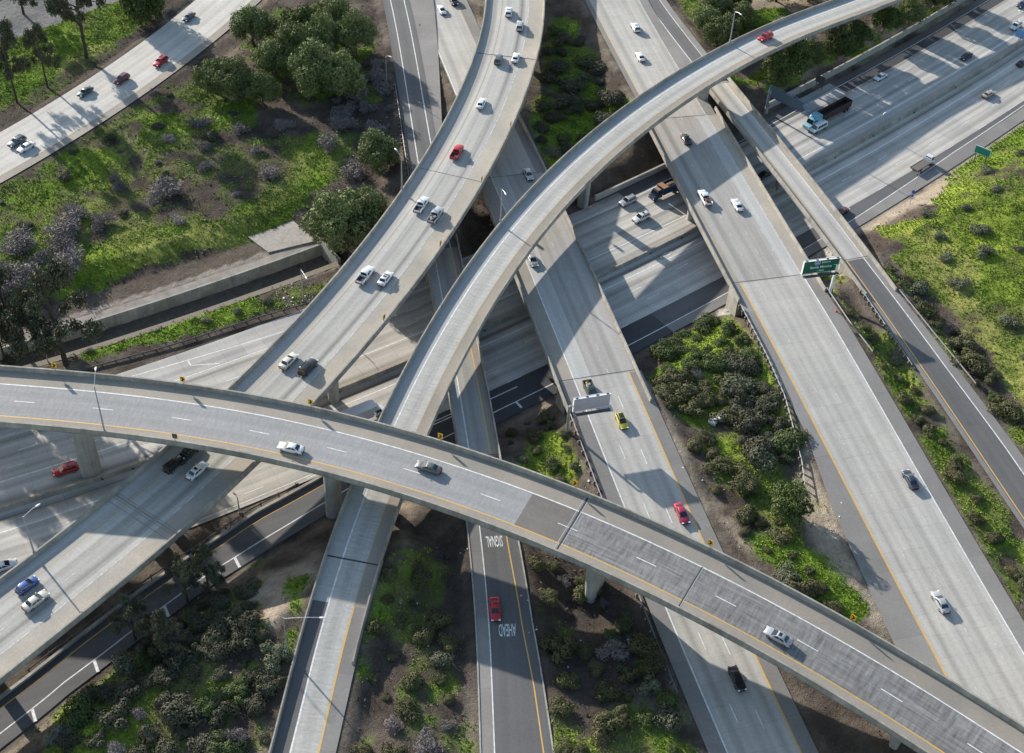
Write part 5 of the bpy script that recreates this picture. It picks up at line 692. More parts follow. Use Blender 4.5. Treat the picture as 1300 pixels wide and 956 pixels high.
joint(mb, 'C', 153.6, -11.9, 2.2, .3, .018); joint(mb, 'C', 176.3, -8.2, 2.2, .2); joint(mb, 'C', 176.55, -8.2, 2.2, .12, mat=JSTEEL)
mb.build('deck', rt_)
barrier(rt_, 'C', 0, L_, -12.0, TALL); barrier(rt_, 'C', 0, L_, 2.2, TALL)
pier(rt_, -79.5, 174.3, 16.1, 3.2, 3.0, 0., taper=1.1, zb=-.3); pier(rt_, -31.8, 167.9, 16.1, 2.6, 3.2, -.2, zb=-.5)
pier_on(rt_, 'C', 159.3, -4.9, 1.9, 2.2, 6.6, taper=.8, flare=1.1); pier_on(rt_, 'C', 215, -4.9, 1.9, 2.2, 6.4, taper=.6)
pier_on(rt_, 'C', 2, -4.9, 1.9, 3, 3)
finish(rt_)
# wide curved bridge D
rt_ = empty('curved_bridge', tuple(CV['D'].at(150, -8, 0)), label='wide pale curved bridge running from the top middle down to the lower left', cat='bridge')
mb = MB(); L_ = CV['D'].L
girder(mb, 'D', 0, L_, -16.4, .25, GIRD, 2.0, 2.6)
strip(mb, 'D', 0, L_, -11.9, -.2, P_D); strip(mb, 'D', 0, L_, -16.1, -11.9, P_DS)
line(mb, 'D', 0, L_, -11.9, WHITE_OLD, .22); line(mb, 'D', 0, L_, -4.35 + .0, YEL_OLD, .16) if False else None
line(mb, 'D', 0, L_, [(0, -4.6), (125, -4.3), (200, -3.6), (320, -3.6)], YEL_OLD, .2); dashes(mb, 'D', 0, L_, -8.1, WHITE_OLD, .14)
for s in (232.5, 233.6, 234.8): joint(mb, 'D', s, -16, -.3, .12, mat=P_ASG)
joint(mb, 'D', 232.9, -16, -.3, .4, mat=P_SH)
joint(mb, 'D', 66, -16, -.3, .3); joint(mb, 'D', 66.6, -16, -.3, .2, mat=JSTEEL); joint(mb, 'D', 120, -16, -.3, .15, mat=JOINT)
mb.build('deck', rt_)
barrier(rt_, 'D', 0, L_, 0., TALL); barrier(rt_, 'D', 0, L_, -16.15, TALL)
for s, o in ((20, -8), (52, -8), (100, -8), (143, -12.5), (143, -5.5), (185, -12.2), (185, -4.2), (228, -8.2), (268, -8.2), (302, -8)):
    pier_on(rt_, 'D', s, o, 1.9, 2.0, 2.0)
finish(rt_)
# narrow ramp bridge F
rt_ = empty('ramp_bridge', tuple(CV['F'].at(190, -5, 0)), label='narrow one lane curved ramp bridge from upper right to bottom left of centre', cat='bridge')
mb = MB(); L_ = CV['F'].L
girder(mb, 'F', 0, 309, -10.0, .2, GIRD, 1.7, 2.2)
strip(mb, 'F', 0, 309, -9.8, -7.6, P_SH); strip(mb, 'F', 0, 309, -7.6, -3.1, P_F); strip(mb, 'F', 0, 309, -3.1, -.2, P_FS)
line(mb, 'F', 0, 309, -3.05, WHITE, .28); line(mb, 'F', 0, 309, -7.5, YEL_OLD, .2)
joint(mb, 'F', 300, -9.8, -.2, .3)
mb.build('deck', rt_)
barrier(rt_, 'F', 0, 354, 0., JERSEY); barrier(rt_, 'F', 0, 320, -9.8, JERSEY)
for s in (38, 73, 119, 172, 228, 262, 283): pier_on(rt_, 'F', s, -4.9, 1.6, 1.9, 3.0 if s > 110 else 2.4, taper=.8)
mb = MB(); sweep(mb, 'F', 299, 322, -10.0, [(-.2, -.1), (-.2, -4.5), (.2, -4.5), (.2, -.1)], GIRD); sweep(mb, 'F', 299, 322, .0, [(-.2, -.1), (-.2, -4.5), (.2, -4.5), (.2, -.1)], GIRD)
mb.build('wing_wall', rt_); finish(rt_)
# straight overpasses
SLOPEC = concrete('slope_concrete', (.36, .335, .295))
def overpass(name, cname, s0, s1, a, b, surf, label, piers, depth=1.7, pend=4., pstart=4.):
    c = CV[cname]; sm = (s0 + s1) / 2
    r = empty(name, tuple(c.at(sm, (tab(a, sm) + tab(b, sm)) / 2, 0)), label=label, cat='bridge')
    mb = MB(); girder(mb, cname, s0, s1, a, b, GIRD, depth, 1.6); surf(mb); mb.build('deck', r)
    A2 = [(s0, float(tab(a, s0)) + .25), (s1, float(tab(a, s1)) + .25)]; B2 = [(s0, float(tab(b, s0)) - .25), (s1, float(tab(b, s1)) - .25)]
    for e in (A2, B2):
        mb = MB(); sweep(mb, cname, s0 - pstart, s1 + pend, e, JERSEY, BARR, 2.5); mb.build('barrier', r)
    for sA, sB_ in ((s0 + .4, s0 - 5), (s1 - .4, s1 + 5)):
        mb = MB(); S = np.linspace(min(sA, sB_), max(sA, sB_), 3); rings = []
        for s in S:
            o1, o2 = float(tab(a, s)) + .5, float(tab(b, s)) - .5
            rings.append([tuple(c.at(s, o1, -.4)), tuple(c.at(s, o2, -.4)), tuple(c.at(s, o2, -7.4)), tuple(c.at(s, o1, -7.4))])
        mb.loft(rings, BARR); mb.build('abutment', r)
    for s, o in piers: pier_on(r, cname, s, o, depth - .1, 1.5, 1.5, zb=-.4, flare=1.1)
    finish(r); return r
def sAL(mb):
    strip(mb, 'AL', 154, 226.5, -7.5, -3.7, P_AB); strip(mb, 'AL', 154, 226.5, -3.7, -.1, P_ABL); strip(mb, 'AL', 154, 226.5, -13.4, -7.5, P_AB)
    strip(mb, 'AL', 154, 226.5, -.1, 3.4, P_SH)
    line(mb, 'AL', 154, 226.5, 0, WHITE, .22); dashes(mb, 'AL', 154, 226.5, -7.5, WHITE_OLD, .12, on=2, per=7); joint(mb, 'AL', 154.2, -13.3, 3.4); joint(mb, 'AL', 226, -13.3, 3.4)
overpass('overpass', 'AL', 154, 226.5, -13.7, 3.9, sAL, 'straight overpass between the narrow ramp bridge and the blank overhead sign back', [(194, -11), (194, -5), (194, 1.2)], pend=9, pstart=26)
def sAR(mb):
    strip(mb, 'AR', 119.6, 186.5, -11.6, .2, P_AB); strip(mb, 'AR', 119.6, 186.5, -14.6, -11.6, P_ABL); strip(mb, 'AR', 119.6, 186.5, -17.4, -14.6, P_DS); strip(mb, 'AR', 119.6, 186.5, .2, 2.3, P_SH)
    line(mb, 'AR', 119.6, 186.5, -14.6, WHITE_OLD, .2)
    for k, o in enumerate((-3.8, -7.6, -11.4)): dashes(mb, 'AR', 119.6, 186.5, o, WHITE_OLD, .12, on=1.6, per=7)
    joint(mb, 'AR', 119.8, -17.3, 2.3); joint(mb, 'AR', 186., -17.5, 2.4)
overpass('overpass', 'AR', 119.6, 186.5, -17.9, [(121, 2.4), (190, 2.9)], sAR, 'widest straight overpass carrying a white pickup and a white sedan side by side', [(153.5, -15), (153.5, -8), (153.5, 0)], pend=6, pstart=2)
def sH(mb):
    strip(mb, 'H', 110, 187.7, -4.4, .1, P_D); strip(mb, 'H', 110, 187.7, -5.9, -4.4, P_DS); strip(mb, 'H', 110, 187.7, .1, 1.4, P_SH)
    line(mb, 'H', 110, 187.7, 0, YEL_OLD, .26); line(mb, 'H', 110, 187.7, -4.4, WHITE, .2); joint(mb, 'H', 110.2, -5.8, 1.4); joint(mb, 'H', 187.2, -5.8, 1.4)
overpass('overpass', 'H', 110, 187.7, -6.25, 1.75, sH, 'narrow straight ramp overpass at the right with a yellow edge line', [(150, -2.2)], pend=12)
def sG(mb):
    strip(mb, 'G', 180, 244, -4.0, 0, P_AB); strip(mb, 'G', 180, 244, -5.5, -4.0, P_SH); strip(mb, 'G', 180, 244, 0, 1.9, P_FS)
    line(mb, 'G', 180, 244, 0, WHITE, .26); line(mb, 'G', 180, 244, -4.0, YEL, .26); joint(mb, 'G', 243.6, -5.5, 1.9)
overpass('overpass', 'G', 180, 244, -5.95, 2.3, sG, 'narrowest overpass half hidden below the curved ramp bridge near the centre', [(204.5, -1.8)], pend=7)

# ---------------------------------------------------------------- walls, median, kerbs
MED = [(-.42, 0), (-.42, .12), (-.2, .95), (.2, .95), (.42, .12), (.42, 0)]
mb = MB(); sweep(mb, 'B', 0, 620, 0., MED, BARR)
for s in (118, 124, 168, 204, 252, 262, 275, 300, 318, 334, 352, 372):
    p = CV['B'].at(s, .45, .25); mb.box(tuple(p), (.5, .12, .35), JOINT, None)
mb.build('median_barrier', label='long concrete median barrier dividing the sunken freeway', cat='barrier')
mb = MB(); sweep(mb, 'B', 60, 156, [(p, q - 1.75) for p, q in IYEL], [(-.3, 0), (-.3, .55), (.3, .55), (.3, 0)], BARR)
mb.build('low_barrier', label='low concrete barrier between the sunken freeway and the asphalt off ramp at the lower left', cat='barrier')
mb = MB(); sweep(mb, 'B', 322, 520, -25.9, [(-.25, -.3), (-.25, 1.9), (.25, 1.9), (.25, -.3)], CURB)
mb.build('retaining_wall', label='low retaining wall below the row of trees at the upper right', cat='wall')
mb = MB(); sweep(mb, 'B', 255, 300, -23.0, [(-.25, -.3), (-.25, 1.5), (.25, 1.5), (.25, -.3)], CURB)
mb.build('retaining_wall', label='short retaining wall above the blue dump truck between the overpasses', cat='wall')
# storm channel walls
mb = MB(); sweep(mb, 'B', -60, 188, -44.6, [(-.2, -3.6), (-.2, .5), (.25, .5), (.25, -3.6)], concrete('channel_concrete', (.34, .345, .30), .34))
sweep(mb, 'B', -60, 188, -44.6, [(-2.2, -3.6), (-2.2, .56), (-.18, .49), (-.18, -3.6)], plain('stained_slab', (.27, .235, .20), .9, var=.25, sc=.5))
mb.build('channel_wall', label='far grey concrete wall of the storm channel at the left', cat='wall')
mb = MB(); sweep(mb, 'B', -60, 188, -36.8, [(-.25, -3.6), (-.25, .5), (1.3, .5), (1.3, -3.6)], plain('silted_concrete', (.20, .17, .13), .9))
mb.build('channel_wall', label='near wall top of the storm channel beside the grass strip at the left', cat='wall')
mb = MB(); c = CV['B']; mb.loft([[tuple(c.at(188 + d, o, z)) for o, z in ((-45.4, -3.6), (-45.4, 1.6), (-36.2, 1.6), (-36.2, -3.6))] for d in (0, .8)], BARR)
mb.build('headwall', label='concrete headwall closing the storm channel under the big pepper tree', cat='wall')
mb = MB(); PP = DATA['PAD']; mb.loft([[(x, y, -.2) for x, y in PP], [(x, y, .85) for x, y in PP]], concrete('pad_concrete', (.36, .32, .28)))
mb.build('concrete_pad', label='bare square concrete pad above the storm channel', cat='slab')

# ---------------------------------------------------------------- guardrails
RAILM = plain('dull_rail_steel', (.17, .17, .17), .6, .3)
LGREY = plain('weathered_block', (.30, .28, .25), .9)
WB = [(-.04, .45), (.04, .52), (-.0, .6), (.04, .68), (-.04, .76), (-.08, .76), (-.03, .68), (-.06, .6), (-.03, .52), (-.08, .45)]
def guardrail(cname, s0, s1, off, label, step=3.8, side=1, block=True, mat=None, dz=None):
    c = CV[cname]; sm = (s0 + s1) / 2
    r = empty('guardrail', tuple(c.at(sm, tab(off, sm), 0)), label=label, cat='guardrail')
    mb = MB(); sweep(mb, cname, s0, s1, off, [(u * 1.4, h) for u, h in WB], mat or RAILM, 2.); mb.build('rail', r)
    s = s0 + .3; proto = None
    while s < s1:
        o = float(tab(off, s)) + .25 * side; a = c.ang(s)
        if proto is None:
            m_ = MB(); m_.box((0, 0, .1), (.22, .3, 1.4), WOOD)
            if block: m_.box((0, -.18 * side, .62), (.2, .22, .36), LGREY)
            proto = m_.build('post', r); ob = proto
        else:
            ob = proto.copy(); col.objects.link(ob); ob.parent = r
        ob.location = c.at(s, o, 0); ob.rotation_euler = (0, 0, a)
        s += step
    finish(r); return r
guardrail('G', 108, 156, 2.9, 'dark guardrail with many posts along the upper left of the narrow asphalt road', 1.9, 1)
guardrail('AR', 194, 245, [(194, 2.9), (210, 2.9), (222, 3.5), (231, 5.1), (239, 6.6), (245, 8.4)], 'long curving guardrail on the left of the wide freeway beside the shrub thicket', 1.9, 1)
guardrail('AR', 192, 213, [(192, -18.1), (203, -18.6), (213, -19.8)], 'white topped guardrail on the right shoulder behind the green overhead sign', 3.8, -1, False)
guardrail('H', 198, 222, [(198, 1.9), (224, 2.2)], 'short dark guardrail with white blocks along the left of the asphalt ramp', 1.9, 1)
guardrail('H', 200, 230, [(200, -6.5), (214, -7.2), (230, -8.4)], 'plain silver guardrail along the right side of the asphalt ramp', 3.8, -1, False)
guardrail('AL', 235, 300, [(235, 3.6), (300, 4.2)], 'guardrail with litter behind it below the sign back', 2.6, 1)
guardrail('B', 100, 186, [(p, q - .6) for p, q in B1OUT], 'guardrail with thin posts between the grass strip and the weathered ramp at the left', 3.0, -1, False, DSTEEL)
guardrail('B', 96, 150, [(p, q - 2.7) for p, q in IYEL], 'thin dark rail beside the asphalt off ramp at the lower left', 3.8, -1, False, DSTEEL)
# ---------------------------------------------------------------- lamps, poles and signs
def lamp(p, h, arm, adir, label, parts=True, name='street_lamp', drop=0.):
    r = empty(name, tuple(p), label=label, cat='lamp post', group='lamp posts')
    mb = MB(); mb.tube([(0, 0, 0), (0, 0, .5)], [.28, .24], STEEL, 8); mb.tube([(0, 0, .4), (0, 0, h)], [.17, .09], STEEL, 8); mb.build('pole', r)
    dx, dy = math.cos(adir), math.sin(adir)
    mb = MB(); mb.tube([(dx*t*arm, dy*t*arm, h - .3 + .7 * math.sin(t * PI / 2) - drop*t) for t in (0, .2, .45, .7, 1)], .06, STEEL, 6); mb.build('arm', r)
    mb = MB(); z = h + .38 - drop
    M = Matrix.Translation((dx*(arm+.35), dy*(arm+.35), z)) @ Matrix.Rotation(adir, 4, 'Z')
    rings = []
    for x_, k in ((-.5, .35), (-.35, .8), (0, 1), (.35, .85), (.5, .3)):
        rings.append([tuple(M @ Vector((x_, .2*k*math.cos(a), .12*k*math.sin(a)))) for a in [i*PI/4 for i in range(8)]])
    mb.loft(rings, SIGNWHITE); mb.build('lamp_head', r, True)
    return r
def toward(p, c, s=None):
    """direction towards the middle of the road c"""
    cc = CV[c]; so, o, _ = cc.project([p[0]], [p[1]])
    return so[0]
def ln(c, s, off, dz, h, arm, da, label):
    cc = CV[c]; p = cc.at(s, off, dz); lamp(p, h, arm, cc.ang(s) + da, label)
ln('C', 68.3, 2.3, .9, 11.5, 3.6, PI/2 + .25, 'tall lamp post on the near barrier of the front viaduct leaning across its deck')
ln('D', 250.9, .1, .9, 9.5, 2.6, -.1 + PI, 'lamp post on the left barrier of the wide bridge at the lower left')
ln('F', 204.5, .1, .9, 9.0, 2.2, -1.0 + PI/2 + 0.2, 'lamp post on the ramp bridge barrier next to a silver sedan in shade')
ln('F', 103.1, .1, .9, 9.0, 2.2, PI/2 - .3, 'lamp post on the ramp bridge barrier beside the green trees at the top')
ln('D', 130.3, .1, .9, 9.0, 2.2, PI + .9, 'lamp post on the left barrier of the wide bridge beside the bent pepper tree')
def lp(px, h, arm, a, label): lamp((px[0], px[1], tzat(px[0], px[1]) - .2), h, arm, a, label)
lp((-34.6, 132.1), 10.0, 6.0, .02, 'tall lamp post in the bushes left of the lower ramp reaching over its barrier')
lp((-46.6, 227.6), 9.5, 3.4, -1.1, 'curved lamp post in the littered grass strip beside the wide bridge')
lp((-96.4, 203.8), 9.0, 3.0, -1.1, 'lamp post beside the leaning dark eucalyptus at the left')
lp((-37.0, 311.8), 9.5, 1.2, -.6, 'thin lamp post beside the top of the narrow asphalt road')
lp((47.9, 355.3), 8.5, 2.0, -.8, 'thin lamp post among the olive trees at the top')
lamp(tuple(CV['B'].at(336.7, 0, .9)), 4.5, .6, CV['B'].ang(336), 'short lamp on the median barrier at the upper right')
lamp(tuple(CV['B'].at(405.4, 0, .9)), 9.5, 2.4, CV['B'].ang(405) + PI/2, 'lamp post on the median barrier at the far upper right')
lp((-49.5, 166.5), 4.6, .5, 2.4, 'short pole beside the thin rail of the asphalt off ramp under the front viaduct')

def text_mesh(txt, size, mat, parent, M, name='lettering', align='CENTER', width=None):
    cu_ = bpy.data.curves.new('t', 'FONT'); cu_.body = txt; cu_.align_x = align; cu_.align_y = 'CENTER'; cu_.size = size; cu_.offset = .01; cu_.resolution_u = 3
    to = bpy.data.objects.new('t', cu_); col.objects.link(to)
    dg = bpy.context.evaluated_depsgraph_get(); me = bpy.data.meshes.new_from_object(to.evaluated_get(dg)); bpy.data.objects.remove(to)
    me.transform(M); me.materials.clear(); me.materials.append(mat)
    o = bpy.data.objects.new(name, me); col.objects.link(o); o.parent = parent; return o
PANELB = plain('panel_back_lavender_grey', (.50, .47, .50), .55, var=.06, sc=1.)
def overhead(cname, s, o1, o2, zroad, zb, hgt, post_off, label, face, text):
    """sign panel across the road between offsets o1,o2; face=+1 faces drivers coming with +s"""
    c = CV[cname]; p = c.at(s, post_off); zt = tzat(p[0], p[1])
    r = empty('overhead_sign', (p[0], p[1], zt), label=label, cat='road sign')
    A = c.at(s, o1); B = c.at(s, o2); mid = (A + B) / 2; W_ = abs(o2 - o1)
    ang = math.atan2(B[1] - A[1], B[0] - A[0])
    zc = zb + hgt / 2
    M = Matrix.Translation((mid[0] - p[0], mid[1] - p[1], zc - zt)) @ Matrix.Rotation(ang, 4, 'Z')
    # local frame: x along the panel, -y is the printed side
    mb = MB(); mb.box((0, 0, 0), (W_, .12, hgt), PANELB, M)
    mb.build('panel', r)
    mb = MB(); mb.box((0, -.064, 0), (W_ - .02, .01, hgt - .02), SIGNWHITE, M); mb.box((0, -.075, 0), (W_ - .2, .012, hgt - .2), SIGNGREEN if text else PANELB, M); mb.build('sign_face', r)
    mb = MB(); mb.box((0, .35, hgt/2 - .1), (W_ + .2, .3, .25), SIGNBACK, M); mb.box((0, -.9, -hgt/2 - .1), (W_, .8, .06), DSTEEL, M)
    for k in np.linspace(-W_/2 + .3, W_/2 - .3, 5): mb.box((k, -.6, -hgt/2 - .05), (.07, 1.4, .07), DSTEEL, M)
    mb.build('walkway', r)
    mb = MB()
    for k in np.linspace(-W_/2 + .6, W_/2 - .6, 4): mb.box((k, .06, hgt/2 + .1), (.5, .22, .12), BLACKP, M)
    mb.box((-W_/2 - .04, 0, 0), (.06, .5, hgt), SIGNWHITE, M); mb.box((0, -.05, hgt/2 + .05), (W_ + .1, .3, .06), SIGNWHITE, M); mb.build('sign_frame', r)
    mb = MB(); mb.tube([(0, 0, -.3), (0, 0, zc - zt)], [.34, .26], SIGNWHITE if text else STEEL, 10)
    e = M.inverted() @ Vector((0, 0, zc - zt)); mb.tube([tuple(M @ Vector((e.x, e.y, 0))), tuple(M @ Vector((0, .3, 0)))], .16, STEEL, 8); mb.build('pole', r)
    if text:
        F = M @ Matrix.Rotation(PI/2, 4, 'X')
        for t, sz, x, y in text: text_mesh(t, sz, SIGNWHITE, r, F @ Matrix.Translation((x, y, .085)))
        # route shield
        mb = MB()
        sh = [(-.62, .42), (-.3, .5), (0, .44), (.3, .5), (.62, .42), (.66, 0), (.4, -.42), (0, -.62), (-.4, -.42), (-.66, 0)]
        mb.poly([tuple(F @ Vector((x*1.05 - 1.0, y*1.05 + 1.0, .087))) for x, y in sh][::-1], SIGNWHITE)
        mb.poly([tuple(F @ Vector((x*.9 - 1.0, y*.9 + .97, .095))) for x, y in sh][::-1], SIGNBLUE); mb.build('route_shield', r)
        text_mesh('405', .55, SIGNWHITE, r, F @ Matrix.Translation((-1.0, .92, .105)))
    return r
overhead('AL', 239.3, 4.4, -3.0, 6.0, 11.4, 3.4, 5.2, 'blank pale grey back of an overhead sign beside the front viaduct', 1, None)
overhead('AR', 192.3, -11.0, -19.4, 6.5, 12.6, 3.5, -19.0, 'green overhead sign reading South Santa Monica 1 mile beside the wide freeway', -1,
         [('SOUTH', .62, 1.0, 1.05), ('Santa Monica', .95, 0, -.15), ('1 MILE', .6, 0, -1.15)])
# small green sign on two posts at the right
a = math.atan2(294.1 - 297.3, 118.5 - 117.2)
r = empty('guide_sign', (117.8, 296.0, tzat(117.8, 296)), label='small green sign on two posts beside the upper right freeway', cat='road sign')
M = Matrix.Rotation(-.62, 4, 'Z')
mb = MB(); mb.box((0, 0, 3.4), (4.2, .1, 2.2), SIGNWHITE, M); mb.box((0, -.055, 3.4), (4.0, .02, 2.0), plain('sign_teal', (.01, .24, .20), .45), M); mb.build('panel', r)
for x in (-1.4, 1.4):
    mb = MB(); mb.box((x, .12, 1.5), (.18, .18, 4.2), WOOD, M); mb.build('post', r)
# sign gantry at the truck
r = empty('sign_gantry', (64.7, 315.4, -.1), label='blue grey truss sign gantry reaching over the lane beside the truck trailer', cat='gantry')
g0 = Vector((0, 0, 0)); g1 = Vector((9.4, -8.2, 0)); d = (g1 - g0).normalized(); nrm = Vector((-d.y, d.x, 0)); z0 = 6.6; BL = plain('blue_grey_steel', (.17, .24, .33), .5, .4)
mb = MB(); mb.tube([(0, 0, 0), (0, 0, 8.4)], [.4, .28], BL, 10); mb.tube([(0, 0, -.1), (0, 0, 1.6)], [.62, .55], CURB, 10); mb.build('pole', r)
mb = MB(); L_ = (g1 - g0).length
for sy in (-.55, .55):
    for zz in (z0, z0 + 1.6): mb.tube([tuple(nrm*sy + Vector((0, 0, zz))), tuple(d*L_ + nrm*sy + Vector((0, 0, zz)))], .09, BL, 6)
    n_ = 9
    for i in range(n_):
        a0 = d*(L_*i/n_) + nrm*sy; a1 = d*(L_*(i+1)/n_) + nrm*sy
        mb.tube([tuple(a0 + Vector((0,0,z0 if i%2 else z0+1.6))), tuple(a1 + Vector((0,0,z0+1.6 if i%2 else z0)))], .06, BL, 5)
for i in range(10): mb.tube([tuple(d*(L_*i/9) + nrm*-.55 + Vector((0,0,z0+1.6))), tuple(d*(L_*i/9) + nrm*.55 + Vector((0,0,z0+1.6)))], .05, BL, 5)
mb.build('truss', r)
mb = MB(); Mg = Matrix.Translation((g1*.5) + Vector((0, 0, z0 + .6)) + nrm * -.8) @ Matrix.Rotation(math.atan2(d.y, d.x), 4, 'Z')
mb.box((-.2, 0, 0), (L_ * .8, .1, 3.0), plain('sign_back_blue', (.10, .13, .17), .6), Mg); mb.build('panel', r)
# panel seen from behind by the retaining wall
r = empty('road_sign', (80.6, 328.6, -.1), label='dark two post sign back standing in the shoulder above the truck trailer', cat='road sign')
M = Matrix.Rotation(-.75, 4, 'Z'); mb = MB(); mb.box((0, 0, 3.2), (3.0, .1, 2.2), DSTEEL, M); mb.build('panel', r)
for x in (-1, 1): mb = MB(); mb.box((x, .1, 1.9), (.14, .14, 3.9), DSTEEL, M); mb.build('post', r)
# call box
r = empty('call_box', (96.6, 276.9, tzat(96.6, 276.9)), label='small blue call box on a tall thin pole in the pale dirt at the right', cat='call box')
mb = MB(); mb.tube([(0, 0, 0), (.3, .3, 9.5)], .07, STEEL, 6); mb.build('pole', r)
mb = MB(); mb.box((0, -.12, 2.6), (.6, .35, .75), SIGNBLUE); mb.box((0, -.1, 3.7), (.7, .06, .8), SIGNBLUE); mb.build('box', r)
# blue sign at the far top right
p = CV['B'].at(404.0, .1, .9); r = empty('road_sign', tuple(p), label='blue sign on the median barrier at the upper right corner', cat='road sign')
M = Matrix.Rotation(CV['B'].ang(404) + PI/2, 4, 'Z'); mb = MB(); mb.box((0, 0, 4.4), (2.6, .1, 2.6), plain('sign_pale_blue', (.16, .33, .62), .5), M); mb.build('panel', r)
mb = MB(); mb.tube([(0, 0, -.1), (0, 0, 4.2)], .08, STEEL, 6); mb.build('post', r)

# curve warning signs along the bridges
def chevron(cname, s, off, face, label):
    c = CV[cname]; p = c.at(s, off, .95); a = c.ang(s)
    r = empty('chevron_sign', tuple(p), a + (0 if face > 0 else PI), label=label, cat='road sign', group='chevron signs')
    mb = MB(); mb.box((0, .06, .55), (.1, .1, 1.2), STEEL); mb.build('post', r)
    mb = MB(); mb.box((0, 0, 1.15), (.95, .05, 1.25), SIGNYEL)
    for sx in (1,):
        mb.poly([(-.34*sx, -.03, 1.66), (-.0*sx, -.03, 1.66), (.36*sx, -.03, 1.15), (0, -.03, .64), (-.34*sx, -.03, .64), (0, -.03, 1.15)], BLACKP)
    mb.box((0, .028, 1.15), (.93, .01, 1.23), DSTEEL)
    mb.build('panel', r)
lab = ['at its left end by the lamp', 'above the red car pier', 'where the wide bridge passes below', 'above the dark gap by the narrowest overpass', 'below the small bush wedge', 'below the freeway shoulder at the crimson coupe', 'near its right end beside the green slope']
for (s, k) in zip((54.4, 78.1, 101.7, 125.9, 151.0, 175.9, 201.2), lab): chevron('C', s, -12.0, 1, 'chevron sign on the front viaduct far barrier ' + k)
lab = ['at the top edge', 'above the silver sedan in shade', 'left of the shaded silver sedan', 'above the gap to the narrow ramp bridge', 'nearest the front viaduct']
for (s, k) in zip((53.5, 98.6, 121.5, 145.9, 171.4), lab): chevron('D', s, -16.15, -1, 'chevron sign on the curved bridge right barrier ' + k)
chevron('C', 81.5, 2.2, -1, 'dark back of a chevron sign on the near barrier of the front viaduct'); 
# cone
def cone(x, y, z, label):
    r = empty('traffic_cone', (x, y, z), label=label, cat='cone'); mb = MB(); OR = plain('cone_orange', (.75, .10, .02), .6)
    mb.box((0, 0, .03), (.5, .5, .06), OR); mb.tube([(0, 0, .05), (0, 0, .85)], [.22, .05], OR, 10); mb.build('cone_body', r)
    mb = MB(); mb.tube([(0, 0, .4), (0, 0, .58)], [.145, .108], SIGNWHITE, 10, False); mb.build('band', r)
cone(70.1, 226.6, float(CV['AR'].z(200)) + .02, 'orange traffic cone on the shoulder below the green overhead sign')
# building above the far top left verge
r = empty('warehouse', (-128, 382, 2.2), R(32), label='pale flat roofed building beside the paved yard at the top left corner', cat='building')
mb = MB(); mb.box((0, 0, 3), (26, 16, 6), concrete('pale_wall', (.6, .6, .58), .1)); mb.build('wall', r)
mb = MB(); mb.box((0, 0, 6.15), (26.8, 16.8, .3), plain('roof_white', (.62, .68, .72), .6)); mb.build('roof', r)
for x in (-8, 0, 8): mb = MB(); mb.box((x, -8.05, 2), (4, .1, 3.4), DSTEEL); mb.build('door', r)
# rubble and litter
def litter(name, label, areas, cols_, seed):
    rr = random.Random(seed); mb = MB()
    for (x, y, rad, n) in areas:
        for _ in range(n):
            a = rr.uniform(0, 2*PI); d = rad * math.sqrt(rr.random()); px, py = x + d*math.cos(a), y + d*math.sin(a)
            s = rr.uniform(.08, .26) * rr.choice((.6, .8, 1, 1.5)); z = tzat(px, py)
            M = Matrix.Translation((px, py, z + s*.3)) @ Matrix.Rotation(rr.uniform(0, 6), 4, 'Z') @ Matrix.Rotation(rr.uniform(-.6, .6), 4, 'X')
            mb.box((0, 0, 0), (s*rr.uniform(.6, 1.6), s, s*rr.uniform(.3, .8)), rr.choice(cols_), M)
    o = mb.build(name, label=label, cat='litter', kind='stuff'); return o
LW = plain('pale_litter', (.7, .7, .68), .8); LG = plain('grey_litter', (.4, .38, .35), .8); LB = plain('blue_litter', (.25, .4, .6), .8)
LA = [(x, y, rad, max(3, int(n * .55))) for x, y, rad, n in DATA['LIT']]
litter('litter', 'white rubble and litter strewn beside the roads and under the lamp post', [tuple(v) for v in LA], [LW, LW, LG, LB], 5)
for nm, x, y, s in (('boulder', *DATA['ROCK'][0], 1.1), ('boulder', *DATA['ROCK'][1], .95)):
    bm = bmesh.new(); bmesh.ops.create_icosphere(bm, subdivisions=2, radius=s)
    for v in bm.verts: v.co *= 1 + .25 * (float(vnoise(v.co.x * 3 + s * 9, v.co.y * 3 + v.co.z * 2, 1.1)) - .5) * 2; v.co.z *= .8
    me = bpy.data.meshes.new(nm); bm.to_mesh(me); bm.free(); me.materials.append(LW)
    o = bpy.data.objects.new(nm, me); col.objects.link(o); o.location = (x, y, tzat(x, y) + s*.4)
    tag(o, ('larger' if s > 1 else 'smaller') + ' of two pale boulders among the dark shrubs right of centre', 'rock')
# ---------------------------------------------------------------- vehicles (x forward, y left, origin on the road under the middle)
def carpaint(name, c, metal=.25):
    m, n, l, b = base_mat(name); b.inputs['Base Color'].default_value = (*c, 1); b.inputs['Metallic'].default_value = metal
    b.inputs['Roughness'].default_value = .38; b.inputs['Coat Weight'].default_value = .7; b.inputs['Coat Roughness'].default_value = .08; return m
PAINTS = {k: carpaint('paint_' + k, c) for k, c in dict(white=(.74, .75, .76), silver=(.42, .43, .45), grey=(.12, .125, .13), slate=(.10, .13, .16), black=(.018, .018, .02), navy=(.03, .05, .09),
    teal=(.03, .07, .09), maroon=(.12, .02, .035), red=(.50, .02, .025), crimson=(.42, .035, .07), dkgreen=(.025, .045, .03), yellow=(.66, .52, .03), cream=(.68, .64, .54), blue=(.02, .07, .25), beige=(.50, .47, .42), tan=(.42, .36, .27)).items()}
GLASS = plain('car_glass', (.015, .022, .026), .08, var=.02); GLASS.node_tree.nodes['Principled BSDF'].inputs['Specular IOR Level'].default_value = .9
